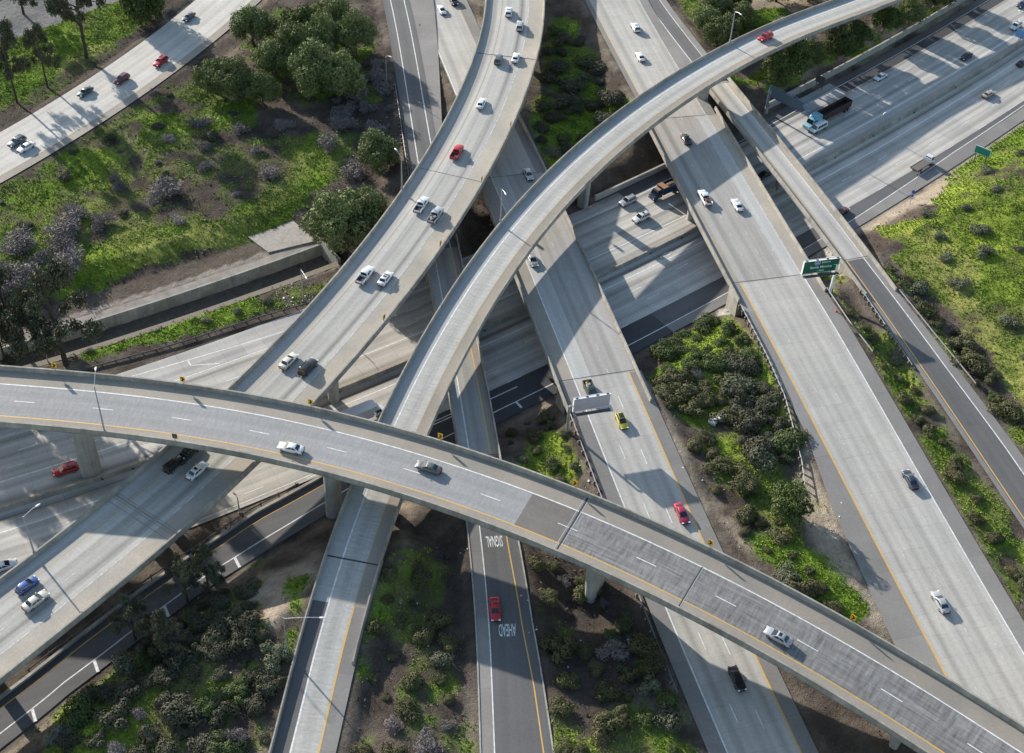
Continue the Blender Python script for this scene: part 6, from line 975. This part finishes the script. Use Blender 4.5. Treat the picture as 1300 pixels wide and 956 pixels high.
TYRE = plain('tyre_rubber', (.018, .018, .018), .85); RIM = plain('alloy_rim', (.45, .45, .46), .35, .8)
HEADL = plain('headlight_glass', (.75, .78, .8), .15, var=.02); TAILL = plain('taillight_glass', (.42, .01, .01), .25, var=.02); BEDL = plain('bed_liner', (.03, .03, .032), .8); CHROME = plain('chrome_trim', (.55, .55, .56), .2, .9)

def body_shell(mb, prof, mat, ybot=.92, tuck=.0):
    """prof: (x, z_bottom, z_top, half width) stations; rounded cross-sections"""
    rings = []
    for x, zb, zt, w_ in prof:
        h = zt - zb
        rings.append([(x, -w_*.86, zb), (x, w_*.86, zb), (x, w_*.97, zb + h*.18), (x, w_, zb + h*.55), (x, w_*.965, zb + h*.86), (x, w_*.86, zt), (x, 0, zt + .03), (x, -w_*.86, zt), (x, -w_*.965, zb + h*.86), (x, -w_, zb + h*.55), (x, -w_*.97, zb + h*.18)])
    mb.loft(rings, mat)
def cabin(mb, xs, zb, zt, wb, wt, mat):
    """xs = (rear base, rear top, front top, front base)"""
    a, b_, c, d = xs
    B = [(a, -wb, zb), (d, -wb, zb), (d, wb, zb), (a, wb, zb)]
    k = .09
    M1 = [(a + (b_-a)*.94, -wt*1.01, zt - k*.9), (d + (c-d)*.94, -wt*1.01, zt - k*.9), (d + (c-d)*.94, wt*1.01, zt - k*.9), (a + (b_-a)*.94, wt*1.01, zt - k*.9)]
    T = [(b_ + .08, -wt*.88, zt), (c - .08, -wt*.88, zt), (c - .08, wt*.88, zt), (b_ + .08, wt*.88, zt)]
    mb.loft([B, M1, T], mat)
def quadp(mb, P, mat, n, d=.012):
    N = Vector(n).normalized() * d; mb.poly([tuple(Vector(p) + N) for p in P], mat)
def lerp(a, b, t): return tuple(x + (y - x) * t for x, y in zip(a, b))
def panel(mb, A, B, C, D, u0, u1, v0, v1, mat, d=.014):
    """quad patch on a bilinear face A-B (bottom) D-C (top)"""
    def q(u, v): return Vector(lerp(lerp(A, B, u), lerp(D, C, u), v))
    P = [q(u0, v0), q(u1, v0), q(u1, v1), q(u0, v1)]; N = (P[1]-P[0]).cross(P[3]-P[0]).normalized() * d
    mb.poly([tuple(p + N) for p in P], mat)
def wheels(r, wb, tr, rad, wd, xs=None, name='wheel', dual=()):
    for x in (xs or (wb/2, -wb/2)):
        for s in (-1, 1):
            mb = MB(); y = s * tr
            M = Matrix.Translation((x, y, rad)) @ Matrix.Rotation(PI/2, 4, 'X')
            prof = [(rad*.6, -wd/2), (rad*.93, -wd/2), (rad, -wd*.3), (rad, wd*.3), (rad*.93, wd/2), (rad*.6, wd/2)]
            rings = [[tuple(M @ Vector((pr_*math.cos(2*PI*j/14), pr_*math.sin(2*PI*j/14), h))) for j in range(14)] for pr_, h in prof]
            mb.loft(rings, TYRE, True); o = mb.build(name, r)
            mb = MB(); M2 = M @ Matrix.Translation((0, 0, -s*(wd/2 + .005)))
            mb.poly([tuple(M2 @ Vector((rad*.6*math.cos(2*PI*j/12), rad*.6*math.sin(2*PI*j/12), 0))) for j in range(12)], RIM); mb.build('rim', o)
SPEC = dict(  # L, W, hood z, roof z, cabin xs, beltz
    sedan=dict(L=4.75, w=.91, prof=[(-2.38, .34, .72, .74), (-2.28, .26, .93, .84), (-1.75, .22, .99, .90), (-.6, .2, .96, .91), (.75, .2, .95, .91), (1.55, .22, .88, .90), (2.15, .25, .76, .84), (2.37, .32, .60, .72)], cab=(-1.72, -.98, .22, 1.15), zb=.93, zt=1.43, wb=.80, wt=.62, base=2.8, rad=.33),
    hatch=dict(L=4.1, w=.87, prof=[(-2.02, .34, .85, .74), (-1.95, .26, .98, .82), (-1.4, .22, 1.0, .87), (.6, .2, .98, .87), (1.3, .22, .92, .86), (1.85, .25, .80, .80), (2.04, .32, .62, .7)], cab=(-1.9, -1.45, .12, 1.05), zb=.95, zt=1.5, wb=.78, wt=.62, base=2.55, rad=.32),
    suv=dict(L=4.8, w=.96, prof=[(-2.4, .42, .95, .86), (-2.3, .34, 1.08, .92), (-1.5, .3, 1.12, .96), (.8, .3, 1.10, .96), (1.6, .3, 1.04, .95), (2.2, .32, .92, .90), (2.4, .42, .74, .80)], cab=(-2.3, -1.95, .35, 1.1), zb=1.06, zt=1.76, wb=.87, wt=.74, base=2.8, rad=.38),
    jeep=dict(L=4.2, w=.92, prof=[(-2.1, .5, 1.0, .82), (-2.05, .4, 1.1, .88), (.7, .4, 1.12, .88), (.75, .4, 1.12, .8), (1.9, .42, 1.08, .66), (2.05, .5, 1.0, .62)], cab=(-2.05, -1.95, .45, .72), zb=1.08, zt=1.82, wb=.82, wt=.76, base=2.5, rad=.42),
    van=dict(L=5.4, w=1.0, prof=[(-2.7, .45, 1.05, .94), (-2.65, .36, 1.15, .98), (1.5, .32, 1.15, 1.0), (2.2, .34, 1.08, .97), (2.6, .36, .92, .9), (2.72, .45, .72, .8)], cab=(-2.66, -2.55, 1.35, 2.15), zb=1.1, zt=2.1, wb=.96, wt=.86, base=3.4, rad=.37),
    pickup=dict(L=5.8, w=1.0, prof=[(.1, .4, 1.12, .99), (.9, .36, 1.12, 1.0), (1.75, .36, 1.12, .99), (2.5, .38, 1.05, .95), (2.85, .42, .95, .88), (2.92, .5, .8, .8)], cab=(-.75, -.6, .75, 1.4), zb=1.08, zt=1.86, wb=.9, wt=.76, base=3.6, rad=.41))
def glaze(r, S):
    a, b_, c, d = S['cab']; zb, zt, wb, wt = S['zb'], S['zt'] - .08, S['wb'], S['wt'] * 1.01
    a2, d2 = a + (b_-a)*.94, d + (c-d)*.94
    mb = MB(); panel(mb, (d, -wb, zb), (d, wb, zb), (d2, wt, zt), (d2, -wt, zt), .06, .94, .06, .95, GLASS); mb.build('windscreen', r)
    mb = MB(); panel(mb, (a, wb, zb), (a, -wb, zb), (a2, -wt, zt), (a2, wt, zt), .08, .92, .12, .92, GLASS); mb.build('rear_window', r)
    for s in (-1, 1):
        mb = MB()
        P = ((a, s*wb, zb), (d, s*wb, zb), (d2, s*wt, zt), (a2, s*wt, zt))
        if s > 0: P = (P[1], P[0], P[3], P[2])
        cuts = [(.09, .32), (.35, .60), (.63, .90)] if zt - zb > .6 and abs(d - a) > 3 else [(.12, .50), (.54, .89)]
        for u0, u1 in cuts:
            panel(mb, *P, u0, u1, .14, .9, GLASS)
        mb.build('side_window', r)
def lights(r, x1, x0, y, z1, z0):
    for s in (-1, 1):
        mb = MB(); mb.box((x1 - .1, s*y, z1), (.3, .34, .15), HEADL); mb.build('headlight', r)
        mb = MB(); mb.box((x0 + .06, s*y, z0), (.2, .28, .2), TAILL); mb.build('taillight', r)
def make_car(kind, colr, sunroof=False, load=None):
    S = SPEC[kind]; P = PAINTS[colr]
    r = empty({'suv': 'suv', 'jeep': 'jeep', 'van': 'van', 'pickup': 'pickup_truck', 'hatch': 'hatchback', 'sedan': 'sedan'}[kind])
    mb = MB(); body_shell(mb, S['prof'], P)
    rf = P if not (kind == 'hatch' and colr == 'yellow') else BLACKP
    cabin(mb, S['cab'], S['zb'] - .06, S['zt'], S['wb'], S['wt'], rf)
    if kind == 'pickup':   # bed: floor, two sides, tailgate, bulkhead
        mb.box((-1.85, 0, .62), (2.2, 1.9, .3), BEDL)
        for s in (-1, 1): mb.box((-1.4, s*.93, .82), (3.0, .12, .66), P); mb.box((-1.4, s*.8, .78), (3.0, .14, .5), BEDL)
        mb.box((-2.87, 0, .84), (.12, 1.94, .6), P); mb.box((-.35, 0, .72), (1.1, 1.96, .72), P); mb.box((-.68, 0, .95), (.3, 1.7, .5), P)
        mb.box((-1.4, 0, .5), (3.0, 1.9, .2), P)
    bo = mb.build('body', r)
    for p in bo.data.polygons: p.use_smooth = False
    bm = bmesh.new(); bm.from_mesh(bo.data)
    ed = [e for e in bm.edges if len(e.link_faces) == 2 and e.calc_face_angle(0) > .5 and e.calc_length() > .25]
    bmesh.ops.bevel(bm, geom=ed, offset=.035, segments=1, affect='EDGES', clamp_overlap=True); bm.to_mesh(bo.data); bm.free()
    bo.data.polygons.foreach_set('use_smooth', [True] * len(bo.data.polygons)); bo.data.set_sharp_from_angle(angle=R(34))
    glaze(r, S); x1 = S['prof'][-1][0]; x0 = S['prof'][0][0] if kind != 'pickup' else -2.93
    lights(r, x1, x0, S['w']*.68, S['prof'][-2][2] - .1, .82 if kind in ('sedan', 'hatch') else .98)
    wheels(r, S['base'], S['w'] - .1, S['rad'], .24)
    for s in (-1, 1): mb = MB(); mb.box((S['cab'][3] - .28, s*(S['w'] + .09), S['zb'] + .06), (.16, .2, .14), P); mb.build('mirror', r)
    for xx, mm in ((x1 + .01, BLACKP), (x0 - .01, BLACKP if kind != 'pickup' else CHROME)): mb = MB(); mb.box((xx, 0, .42), (.12, S['w']*1.5, .18), mm); mb.build('bumper', r)
    if sunroof or (kind == 'suv' and colr in ('red', 'white')):
        mb = MB(); xm = (S['cab'][1] + S['cab'][2]) / 2; mb.box((xm + .15, 0, S['zt'] + .004), (.5, .75, .02), GLASS); mb.build('sunroof', r)
    if kind == 'suv':
        for s in (-1, 1): mb = MB(); mb.box(((S['cab'][1] + S['cab'][2]) / 2, s*.6, S['zt'] + .05), (1.7, .05, .05), BLACKP); mb.build('roof_rail', r)
    if load:
        rr = random.Random(len(colr)); mb = MB(); LM = {'y': SIGNYEL, 'r': plain('rusty_load', (.22, .07, .03), .9), 'm': LG}[load]
        for _ in range(14): mb.box((-1.8 + rr.uniform(-.7, .7), rr.uniform(-.5, .5), .95 + rr.uniform(0, .35)), (rr.uniform(.3, .9), rr.uniform(.15, .5), rr.uniform(.1, .4)), rr.choice((LM, LM, BEDL, LG)), Matrix.Rotation(0, 4, 'Z'))
        mb.build('load', r)
    return r
def box_part(r, name, boxes, mat=None):
    mb = MB()
    for b_ in boxes: mb.box(b_[0], b_[1], b_[2] if len(b_) > 2 else mat)
    return mb.build(name, r)
def cab_over(r, x0, x1, w_, z0, zt, mat, hood=0.):
    mb = MB(); P = [(x0, z0, zt*.55, w_), (x1 - .05, z0, zt*.55, w_), (x1 + hood, z0 + .05, zt*.55 - (.12 if hood else 0), w_*(.9 if hood else .97))]
    body_shell(mb, P, mat); c_ = (x0 + .03, x0 + .1, x1 - .5, x1 - .02); cabin(mb, c_, zt*.52, zt, w_*.95, w_*.84, mat); mb.build('cab', r)
    glaze(r, dict(cab=c_, zb=zt*.55, zt=zt, wb=w_*.95, wt=w_*.84))
def make_truck(kind):
    if kind == 'flatbed':
        r = empty('flatbed_truck'); cab_over(r, 1.9, 3.7, 1.08, .55, 2.45, PAINTS['white'])
        box_part(r, 'flat_bed', [((-1.15, 0, 1.08), (5.6, 2.3, .14), plain('worn_timber', (.15, .125, .11), .9)), ((-1.15, 1.15, 1.1), (5.7, .1, .22), DSTEEL), ((-1.15, -1.15, 1.1), (5.7, .1, .22), DSTEEL), ((-3.98, 0, 1.1), (.1, 2.3, .22), DSTEEL)])
        box_part(r, 'chassis', [((-.3, 0, .78), (7.2, .9, .4), DSTEEL)]); box_part(r, 'headboard', [((1.72, 0, 1.6), (.12, 2.2, 1.0), SIGNWHITE)])
        wheels(r, 0, .92, .45, .34, xs=(2.7, -2.1)); lights(r, 3.75, -4.0, .8, .9, .95)
    elif kind == 'dump':
        r = empty('dump_truck'); B_ = PAINTS['navy'].copy(); cab_over(r, 2.2, 4.1, 1.2, .6, 2.75, carpaint('dark_blue_paint', (.03, .05, .1)), .8)
        bl = carpaint('bright_blue_paint', (.02, .06, .16)); mb = MB()
        w_ = 1.25
        for s in (-1, 1): mb.box((-1.6, s*w_, 2.05), (7.0, .1, 1.7), bl); [mb.box((x, s*(w_ + .07), 2.05), (.12, .1, 1.7), bl) for x in (-4.8, -3.2, -1.6, 0, 1.5)]
        mb.box((-5.1, 0, 2.0), (.1, 2.5, 1.6), bl); mb.box((1.9, 0, 2.2), (.1, 2.5, 2.0), bl); mb.box((-1.6, 0, 1.25), (7.0, 2.5, .1), bl); mb.build('dump_body', r)
        bm = bmesh.new(); bmesh.ops.create_grid(bm, x_segments=22, y_segments=10, size=.5)
        for v in bm.verts: v.co = Vector((v.co.x*6.8 - 1.6, v.co.y*2.4, 2.35 + .5*math.cos(v.co.x*PI*1.0)*math.cos(v.co.y*PI)*.9 + .3*(float(fbm(v.co.x*7, v.co.y*3, 1.0, 3)) - .5)))
        me = bpy.data.meshes.new('load'); bm.to_mesh(me); bm.free(); me.materials.append(plain('brown_soil', (.16, .11, .075), .95, var=.3)); o = bpy.data.objects.new('load', me); col.objects.link(o); o.parent = r
        mb = MB(); mb.box((-4.4, 0, 2.95), (1.5, 2.5, .1), carpaint('pale_blue_cover', (.25, .5, .62))); mb.build('cover', r)
        mb = MB(); mb.box((1.2, 0, 3.15), (1.6, 2.5, .12), plain('orange_brown_tarp', (.3, .17, .09), .9)); mb.box((2.9, 0, 2.9), (1.0, 1.6, .1), plain('brown_guard', (.3, .18, .1), .8)); mb.build('cab_guard', r)
        box_part(r, 'chassis', [((-.6, 0, .85), (8.4, .9, .4), DSTEEL)]); wheels(r, 0, 1.0, .5, .4, xs=(3.9, -2.4, -3.8)); lights(r, 4.95, -5.15, .9, 1.1, 1.1)
    elif kind == 'box':
        r = empty('box_truck'); Wp = PAINTS['white']; cab_over(r, 2.9, 4.6, 1.1, .5, 2.3, Wp, .7)
        mb = MB(); rings = []
        for x in (-4.9, 2.4): rings.append([(x, -1.25, 1.0), (x, 1.25, 1.0), (x, 1.25, 3.55), (x, 1.15, 3.65), (x, -1.15, 3.65), (x, -1.25, 3.55)])
        mb.loft(rings, Wp)
        mb.loft([[(2.4, -1.25, 2.1), (2.4, 1.25, 2.1), (2.4, 1.15, 3.65), (2.4, -1.15, 3.65)], [(3.4, -1.1, 2.4), (3.4, 1.1, 2.4), (3.3, 1.0, 3.5), (3.3, -1.0, 3.5)]], Wp)
        mb.build('cargo_box', r); box_part(r, 'chassis', [((-.4, 0, .8), (8.6, .9, .4), DSTEEL)])
        wheels(r, 0, 1.0, .46, .34, xs=(3.9, -3.0)); lights(r, 5.3, -4.9, .85, 1.0, 1.0)
    elif kind == 'semi':
        r = empty('dump_trailer_truck'); Bm = carpaint('light_blue_cab', (.33, .55, .62)); cab_over(r, 4.6, 6.9, 1.2, .6, 2.9, Bm, 1.4)
        mb = MB(); mb.loft([[(3.0, -1.2, .9), (3.0, 1.2, .9), (3.0, 1.15, 3.4), (3.0, -1.15, 3.4)], [(4.6, -1.2, .9), (4.6, 1.2, .9), (4.7, 1.05, 3.8), (4.7, -1.05, 3.8)], [(5.9, -1.1, 2.9), (5.9, 1.1, 2.9), (5.6, .9, 3.2), (5.6, -.9, 3.2)]], carpaint('blue_sleeper', (.16, .36, .48))); mb.build('sleeper', r)
        ru = plain('rust_red_steel', (.06, .032, .03), .8, var=.35); mb = MB()
        for s in (-1, 1):
            mb.box((-3.4, s*1.25, 2.2), (12.0, .08, 1.9), ru); [mb.box((x, s*1.32, 2.2), (.12, .08, 1.9), ru) for x in np.linspace(-9.2, 2.4, 11)]
        mb.box((-9.4, 0, 2.2), (.1, 2.5, 1.9), ru); mb.box((2.6, 0, 2.2), (.1, 2.5, 1.9), ru); mb.box((-3.4, 0, 1.35), (12, 2.5, .12), BEDL); mb.build('trailer_body', r)
        box_part(r, 'chassis', [((-1.2, 0, .95), (15.6, .9, .4), DSTEEL)]); wheels(r, 0, 1.02, .5, .42, xs=(7.2, 3.9, 2.7, -7.4, -8.6)); lights(r, 8.3, -9.45, .9, 1.1, 1.1)
    for ch in r.children:
        if ch.name.startswith(('cab', 'cargo_box')): ch.data.set_sharp_from_angle(angle=R(30))
    return r
def copy_tree(o, parent=None):
    c = o.copy(); col.objects.link(c); c.parent = parent
    for ch in o.children: copy_tree(ch, c)
    return c
TL = {'flatbed': 'white flatbed truck with an empty bed on the near lanes at the upper right', 'dump': 'blue dump truck with a brown load partly under the wide overpass',
      'semi': 'light blue truck tractor pulling a long rust red open trailer at the upper right', 'box': 'white box truck half hidden above the front viaduct at the centre'}
protos = {}
for i, (rd, s, o_, d, kind, colr, label) in enumerate(DATA['V']):
    c = CV[rd]
    if kind in TL: r = make_truck(kind); label = TL[kind]
    else:
        sun_r = ('sunroof' in label); ld = 'y' if 'yellow load' in label else 'r' if 'rusty load' in label else 'm' if 'loaded bed' in label else None
        key = (kind, colr, sun_r, ld)
        if key in protos: r = copy_tree(protos[key])
        else: r = protos[key] = make_car(kind, colr, sun_r, ld)
    r.location = c.at(s, o_, .02 if rd != 'J' else .035); a = c.ang(s)
    sl = math.atan2(float(c.z(min(s + 3, c.L)) - c.z(s - 3)), 6.)
    r.rotation_mode = 'XYZ'; r.rotation_euler = (0, -sl * d, a + (0 if d > 0 else PI) + random.Random(i).uniform(-.012, .012))
    tag(r, label, {'suv': 'car', 'sedan': 'car', 'hatch': 'car', 'jeep': 'car', 'pickup': 'pickup truck', 'van': 'van', 'flatbed': 'truck', 'dump': 'truck', 'semi': 'truck', 'box': 'truck'}[kind], 'vehicles on the interchange')
# ---------------------------------------------------------------- trees and shrubs
LEAF = dict(
    green=leafmat('green_shrub_leaves', (.05, .075, .022), (.085, .115, .035), (.13, .155, .06), .5),
    oak=leafmat('shrub_leaves', (.062, .066, .026), (.115, .112, .050), (.17, .16, .085), .5),
    dark=leafmat('dark_shrub_leaves', (.05, .053, .032), (.085, .085, .052), (.13, .12, .08), .6),
    grey=leafmat('grey_shrub_leaves', (.085, .10, .055), (.14, .15, .09), (.20, .20, .14), .5),
    bare=leafmat('leafless_twigs', (.16, .137, .13), (.235, .207, .197), (.33, .295, .28), .7),
    pepper=leafmat('pepper_tree_leaves', (.10, .135, .04), (.17, .20, .075), (.25, .27, .13), .35),
    bush=leafmat('green_tree_leaves', (.055, .085, .022), (.10, .135, .04), (.16, .18, .07), .4),
    gum=leafmat('eucalyptus_leaves', (.065, .072, .042), (.115, .12, .072), (.18, .175, .115), .4),
    willow=leafmat('willow_leaves', (.04, .065, .018), (.07, .10, .03), (.12, .14, .05), .4))
BARK = plain('bark', (.11, .085, .065), .95, var=.3); BARKP = plain('pale_bark', (.24, .20, .17), .95, var=.25); BARKD = plain('dark_bark', (.06, .045, .035), .95)
def cloud(lobes, n, size, seed, mat, droop=0., hollow=.55, twig=False, face=0.):
    rs = np.random.RandomState(seed); L_ = np.array(lobes, float)
    wgt = L_[:, 3] * L_[:, 4] + L_[:, 3] * L_[:, 5]; idx = rs.choice(len(L_), n, p=wgt / wgt.sum())
    d = rs.normal(size=(n, 3)); d /= np.linalg.norm(d, axis=1)[:, None]
    rad = hollow + (1 - hollow) * rs.rand(n) ** .6
    rad *= 1 + .22 * np.sin(d[:, 0]*5 + idx) * np.cos(d[:, 1]*4 + d[:, 2]*5 + idx*2)
    c = L_[idx, :3] + d * rad[:, None] * L_[idx, 3:6]
    if droop: c[:, 2] -= droop * rs.rand(n) ** 2 * (np.hypot(d[:, 0], d[:, 1]))
    a = rs.normal(size=(n, 3)) + d * .2; a[:, 2] += -1.2 if droop else 0
    a -= face * d * (a * d).sum(1)[:, None]; a /= np.linalg.norm(a, axis=1)[:, None]
    b_ = np.cross(a, rs.normal(size=(n, 3)) * (1 - face * .75) + d * face * 1.6); b_ /= np.linalg.norm(b_, axis=1)[:, None]
    s = size * rs.uniform(.55, 1.25, n)[:, None]
    w_ = .16 if twig else (.38 if droop else .6)
    V = np.stack([c - a*s*.5, c - b_*s*w_*.5 + a*s*.05, c + a*s*.5, c + b_*s*w_*.5 - a*s*.05], 1).reshape(-1, 3)
    return V
def cloud_obj(name, V, mat, extra=None):
    me = bpy.data.meshes.new(name); n = len(V) // 4
    me.vertices.add(len(V)); me.vertices.foreach_set('co', V.ravel()); me.loops.add(len(V)); me.loops.foreach_set('vertex_index', np.arange(len(V)))
    me.polygons.add(n); me.polygons.foreach_set('loop_start', np.arange(n) * 4); me.update(calc_edges=True); me.materials.append(mat)
    return me
def shrub_mesh(kind, seed):
    rr = random.Random(seed); lobes = []
    for i in range(rr.randint(6, 9)):
        a = rr.uniform(0, 2*PI); d = rr.uniform(.1, .72); q = rr.uniform(.34, .58)
        lobes.append((d*math.cos(a), d*math.sin(a), rr.uniform(.22, .52), q, q*rr.uniform(.8, 1.15), q*rr.uniform(.6, .9)))
    n = {'oak': 3600, 'green': 3600, 'dark': 3400, 'grey': 2400, 'bare': 1500}[kind]
    V = cloud(lobes, n, {'green': .11, 'oak': .11, 'dark': .11, 'grey': .115, 'bare': .24}[kind], seed, None, hollow=.72 if kind != 'bare' else .3, twig=kind == 'bare', face=0. if kind == 'bare' else .8)
    V[:, 2] = np.maximum(V[:, 2], -.05)
    return cloud_obj(kind + '_shrub', V, LEAF[kind])
SHM = {k: [shrub_mesh(k, 11 * i + 3) for i in range(5)] for k in ('oak', 'green', 'dark', 'grey', 'bare')}
STEMS = MB()
for i in range(7):
    a = i * .9; STEMS.tube([(0, 0, -.1), (.2*math.cos(a), .2*math.sin(a), .25), (.5*math.cos(a), .5*math.sin(a), .6)], [.03, .02, .008], BARK, 5)
_st = STEMS.build('stem'); STEMME = _st.data; bpy.data.objects.remove(_st)
rr = random.Random(5); nsh = 0
for kind, r0, r1, sp, P, lab, grp in DATA['SH']:
    xs = [p[0] for p in P]; ys = [p[1] for p in P]; pts = []
    PA = P
    for _ in range(1500):
        x, y = rr.uniform(min(xs), max(xs)), rr.uniform(min(ys), max(ys))
        if not inpoly(np.array([x]), np.array([y]), PA)[0]: continue
        k = sp * rr.uniform(.85, 1.4) * 1.16
        if any((x - a)**2 + (y - b)**2 < k*k for a, b in pts): continue
        z, sb, ob, dd = terrain(x, y, True)
        rad = (r0 + (r1 - r0) * rr.random() ** 1.6) * rr.choice((.6, .9, 1., 1.15, 1.3))
        if dd[0] < rad * .8 + .4: continue
        if (x - 14)**2 + (y - 143)**2 < 40: continue
        if fbm(x, y, 9, 2) < .36 and kind in ('oak', 'dark') and sp > 2.8: continue
        pts.append((x, y))
        o = bpy.data.objects.new('shrub', rr.choice(SHM[kind if rr.random() > .22 or kind in ('bare', 'grey') else rr.choice(('grey', 'green', 'bare'))])); col.objects.link(o)
        o.location = (x, y, z[0] - .1); o.rotation_euler = (0, 0, rr.uniform(0, 2*PI)); h = rr.uniform(.62, .98)
        o.scale = (rad, rad * rr.uniform(.8, 1.2), rad * h); tag(o, lab, 'shrub', grp); nsh += 1
print('shrubs', nsh)

def tree_proto(kind, seed):
    """unit: height 10, crown width 10"""
    rr = random.Random(seed); mbt = MB(); lobes = []
    bark = {'gum': BARKD, 'pepper': BARK, 'bush': BARK, 'willow': BARKD}[kind]
    if kind == 'gum':
        top = 9.3; lean = (rr.uniform(-.6, .6), rr.uniform(-.6, .6))
        tr = [(0, 0, -.4), (lean[0]*.3, lean[1]*.3, 3), (lean[0]*.7, lean[1]*.7, 6), (lean[0], lean[1], top)]
        mbt.tube(tr, [.3, .23, .15, .04], bark, 8)
        for i in range(15):
            t = rr.uniform(.34, 1.); a = i * 2.4 + rr.uniform(-.4, .4); bz = t*top; L_ = (1.15 - t) * 4.2 + 1.1
            bx, by = lean[0]*t, lean[1]*t; ex, ey, ez = bx + L_*math.cos(a), by + L_*math.sin(a), bz + rr.uniform(.1, 1.3)
            mbt.tube([(bx, by, bz), ((bx+ex)/2, (by+ey)/2, (bz+ez)/2 + .3), (ex, ey, ez)], [.09, .055, .02], bark, 5)
            q = rr.uniform(.75, 1.35); lobes.append((ex, ey, ez, q, q, q*.75)); lobes.append(((bx+ex)/2, (by+ey)/2, (bz+ez)/2 + .4, q*.7, q*.7, q*.5))
        V = cloud(lobes, 9000, .42, seed, None, droop=.5, hollow=.1)
    else:
        th = {'pepper': 2.6, 'bush': 1.5, 'willow': 2.8}[kind]
        mbt.tube([(0, 0, -.4), (.25, .1, th*.5), (-.1, .2, th)], [.42, .32, .26], bark, 8)
        nb = 11
        for i in range(nb):
            a = i * 2.4 + rr.uniform(-.3, .3); e = math.sqrt((i + .5) / nb); L_ = 3.4 * e
            ex, ey, ez = L_*math.cos(a), L_*math.sin(a), (8.2 if kind != 'bush' else 7.4) - 3.2 * e*e + rr.uniform(-.6, .6)
            mbt.tube([(-.1, .2, th - .1), (ex*.4, ey*.4 + .1, th + (ez - th)*.55), (ex, ey, ez)], [.16, .10, .03], bark, 5)
            q = rr.uniform(1.15, 1.75); lobes.append((ex, ey, ez, q, q, q*.95))
            if rr.random() < .7: lobes.append((ex*.8 + rr.uniform(-.6, .6), ey*.8 + rr.uniform(-.6, .6), ez*.6 + .4, q*.9, q*.9, q))
        V = cloud(lobes, {'pepper': 13000, 'bush': 12000, 'willow': 12000}[kind], {'pepper': .46, 'bush': .38, 'willow': .55}[kind], seed, None, droop={'pepper': 1.3, 'bush': 0, 'willow': 2.2}[kind], hollow=.6, face=.45)
    o = mbt.build('trunk'); tm = o.data; bpy.data.objects.remove(o)
    return tm, cloud_obj('crown', V, LEAF[kind])
TP = {k: [tree_proto(k, 5 + 7*i) for i in range(3)] for k in ('gum', 'pepper', 'bush', 'willow')}
TN = {'gum': 'eucalyptus_tree', 'pepper': 'pepper_tree', 'bush': 'evergreen_tree', 'willow': 'willow_tree'}
for i, (kind, (x, y), h, w_, lab) in enumerate(DATA['TR']):
    rr = random.Random(i + 40); tm, cm = TP[kind][i % 3]
    r = empty(TN[kind], (x, y, tzat(x, y) - .1), rr.uniform(0, 2*PI), label=lab, cat='tree', group='trees around the interchange'); r.scale = (w_/7.2, w_/7.2, h/8.3)
    for nm, me in (('trunk', tm), ('crown', cm)):
        o = bpy.data.objects.new(nm, me); col.objects.link(o); o.parent = r
# painted words
for t, s, o in (('SIGNAL', 263.9, -2.4), ('AHEAD', 282.6, -3.1)):
    ob = word(t, s, o, 3.0, 2.5); tag(ob, kind='structure')
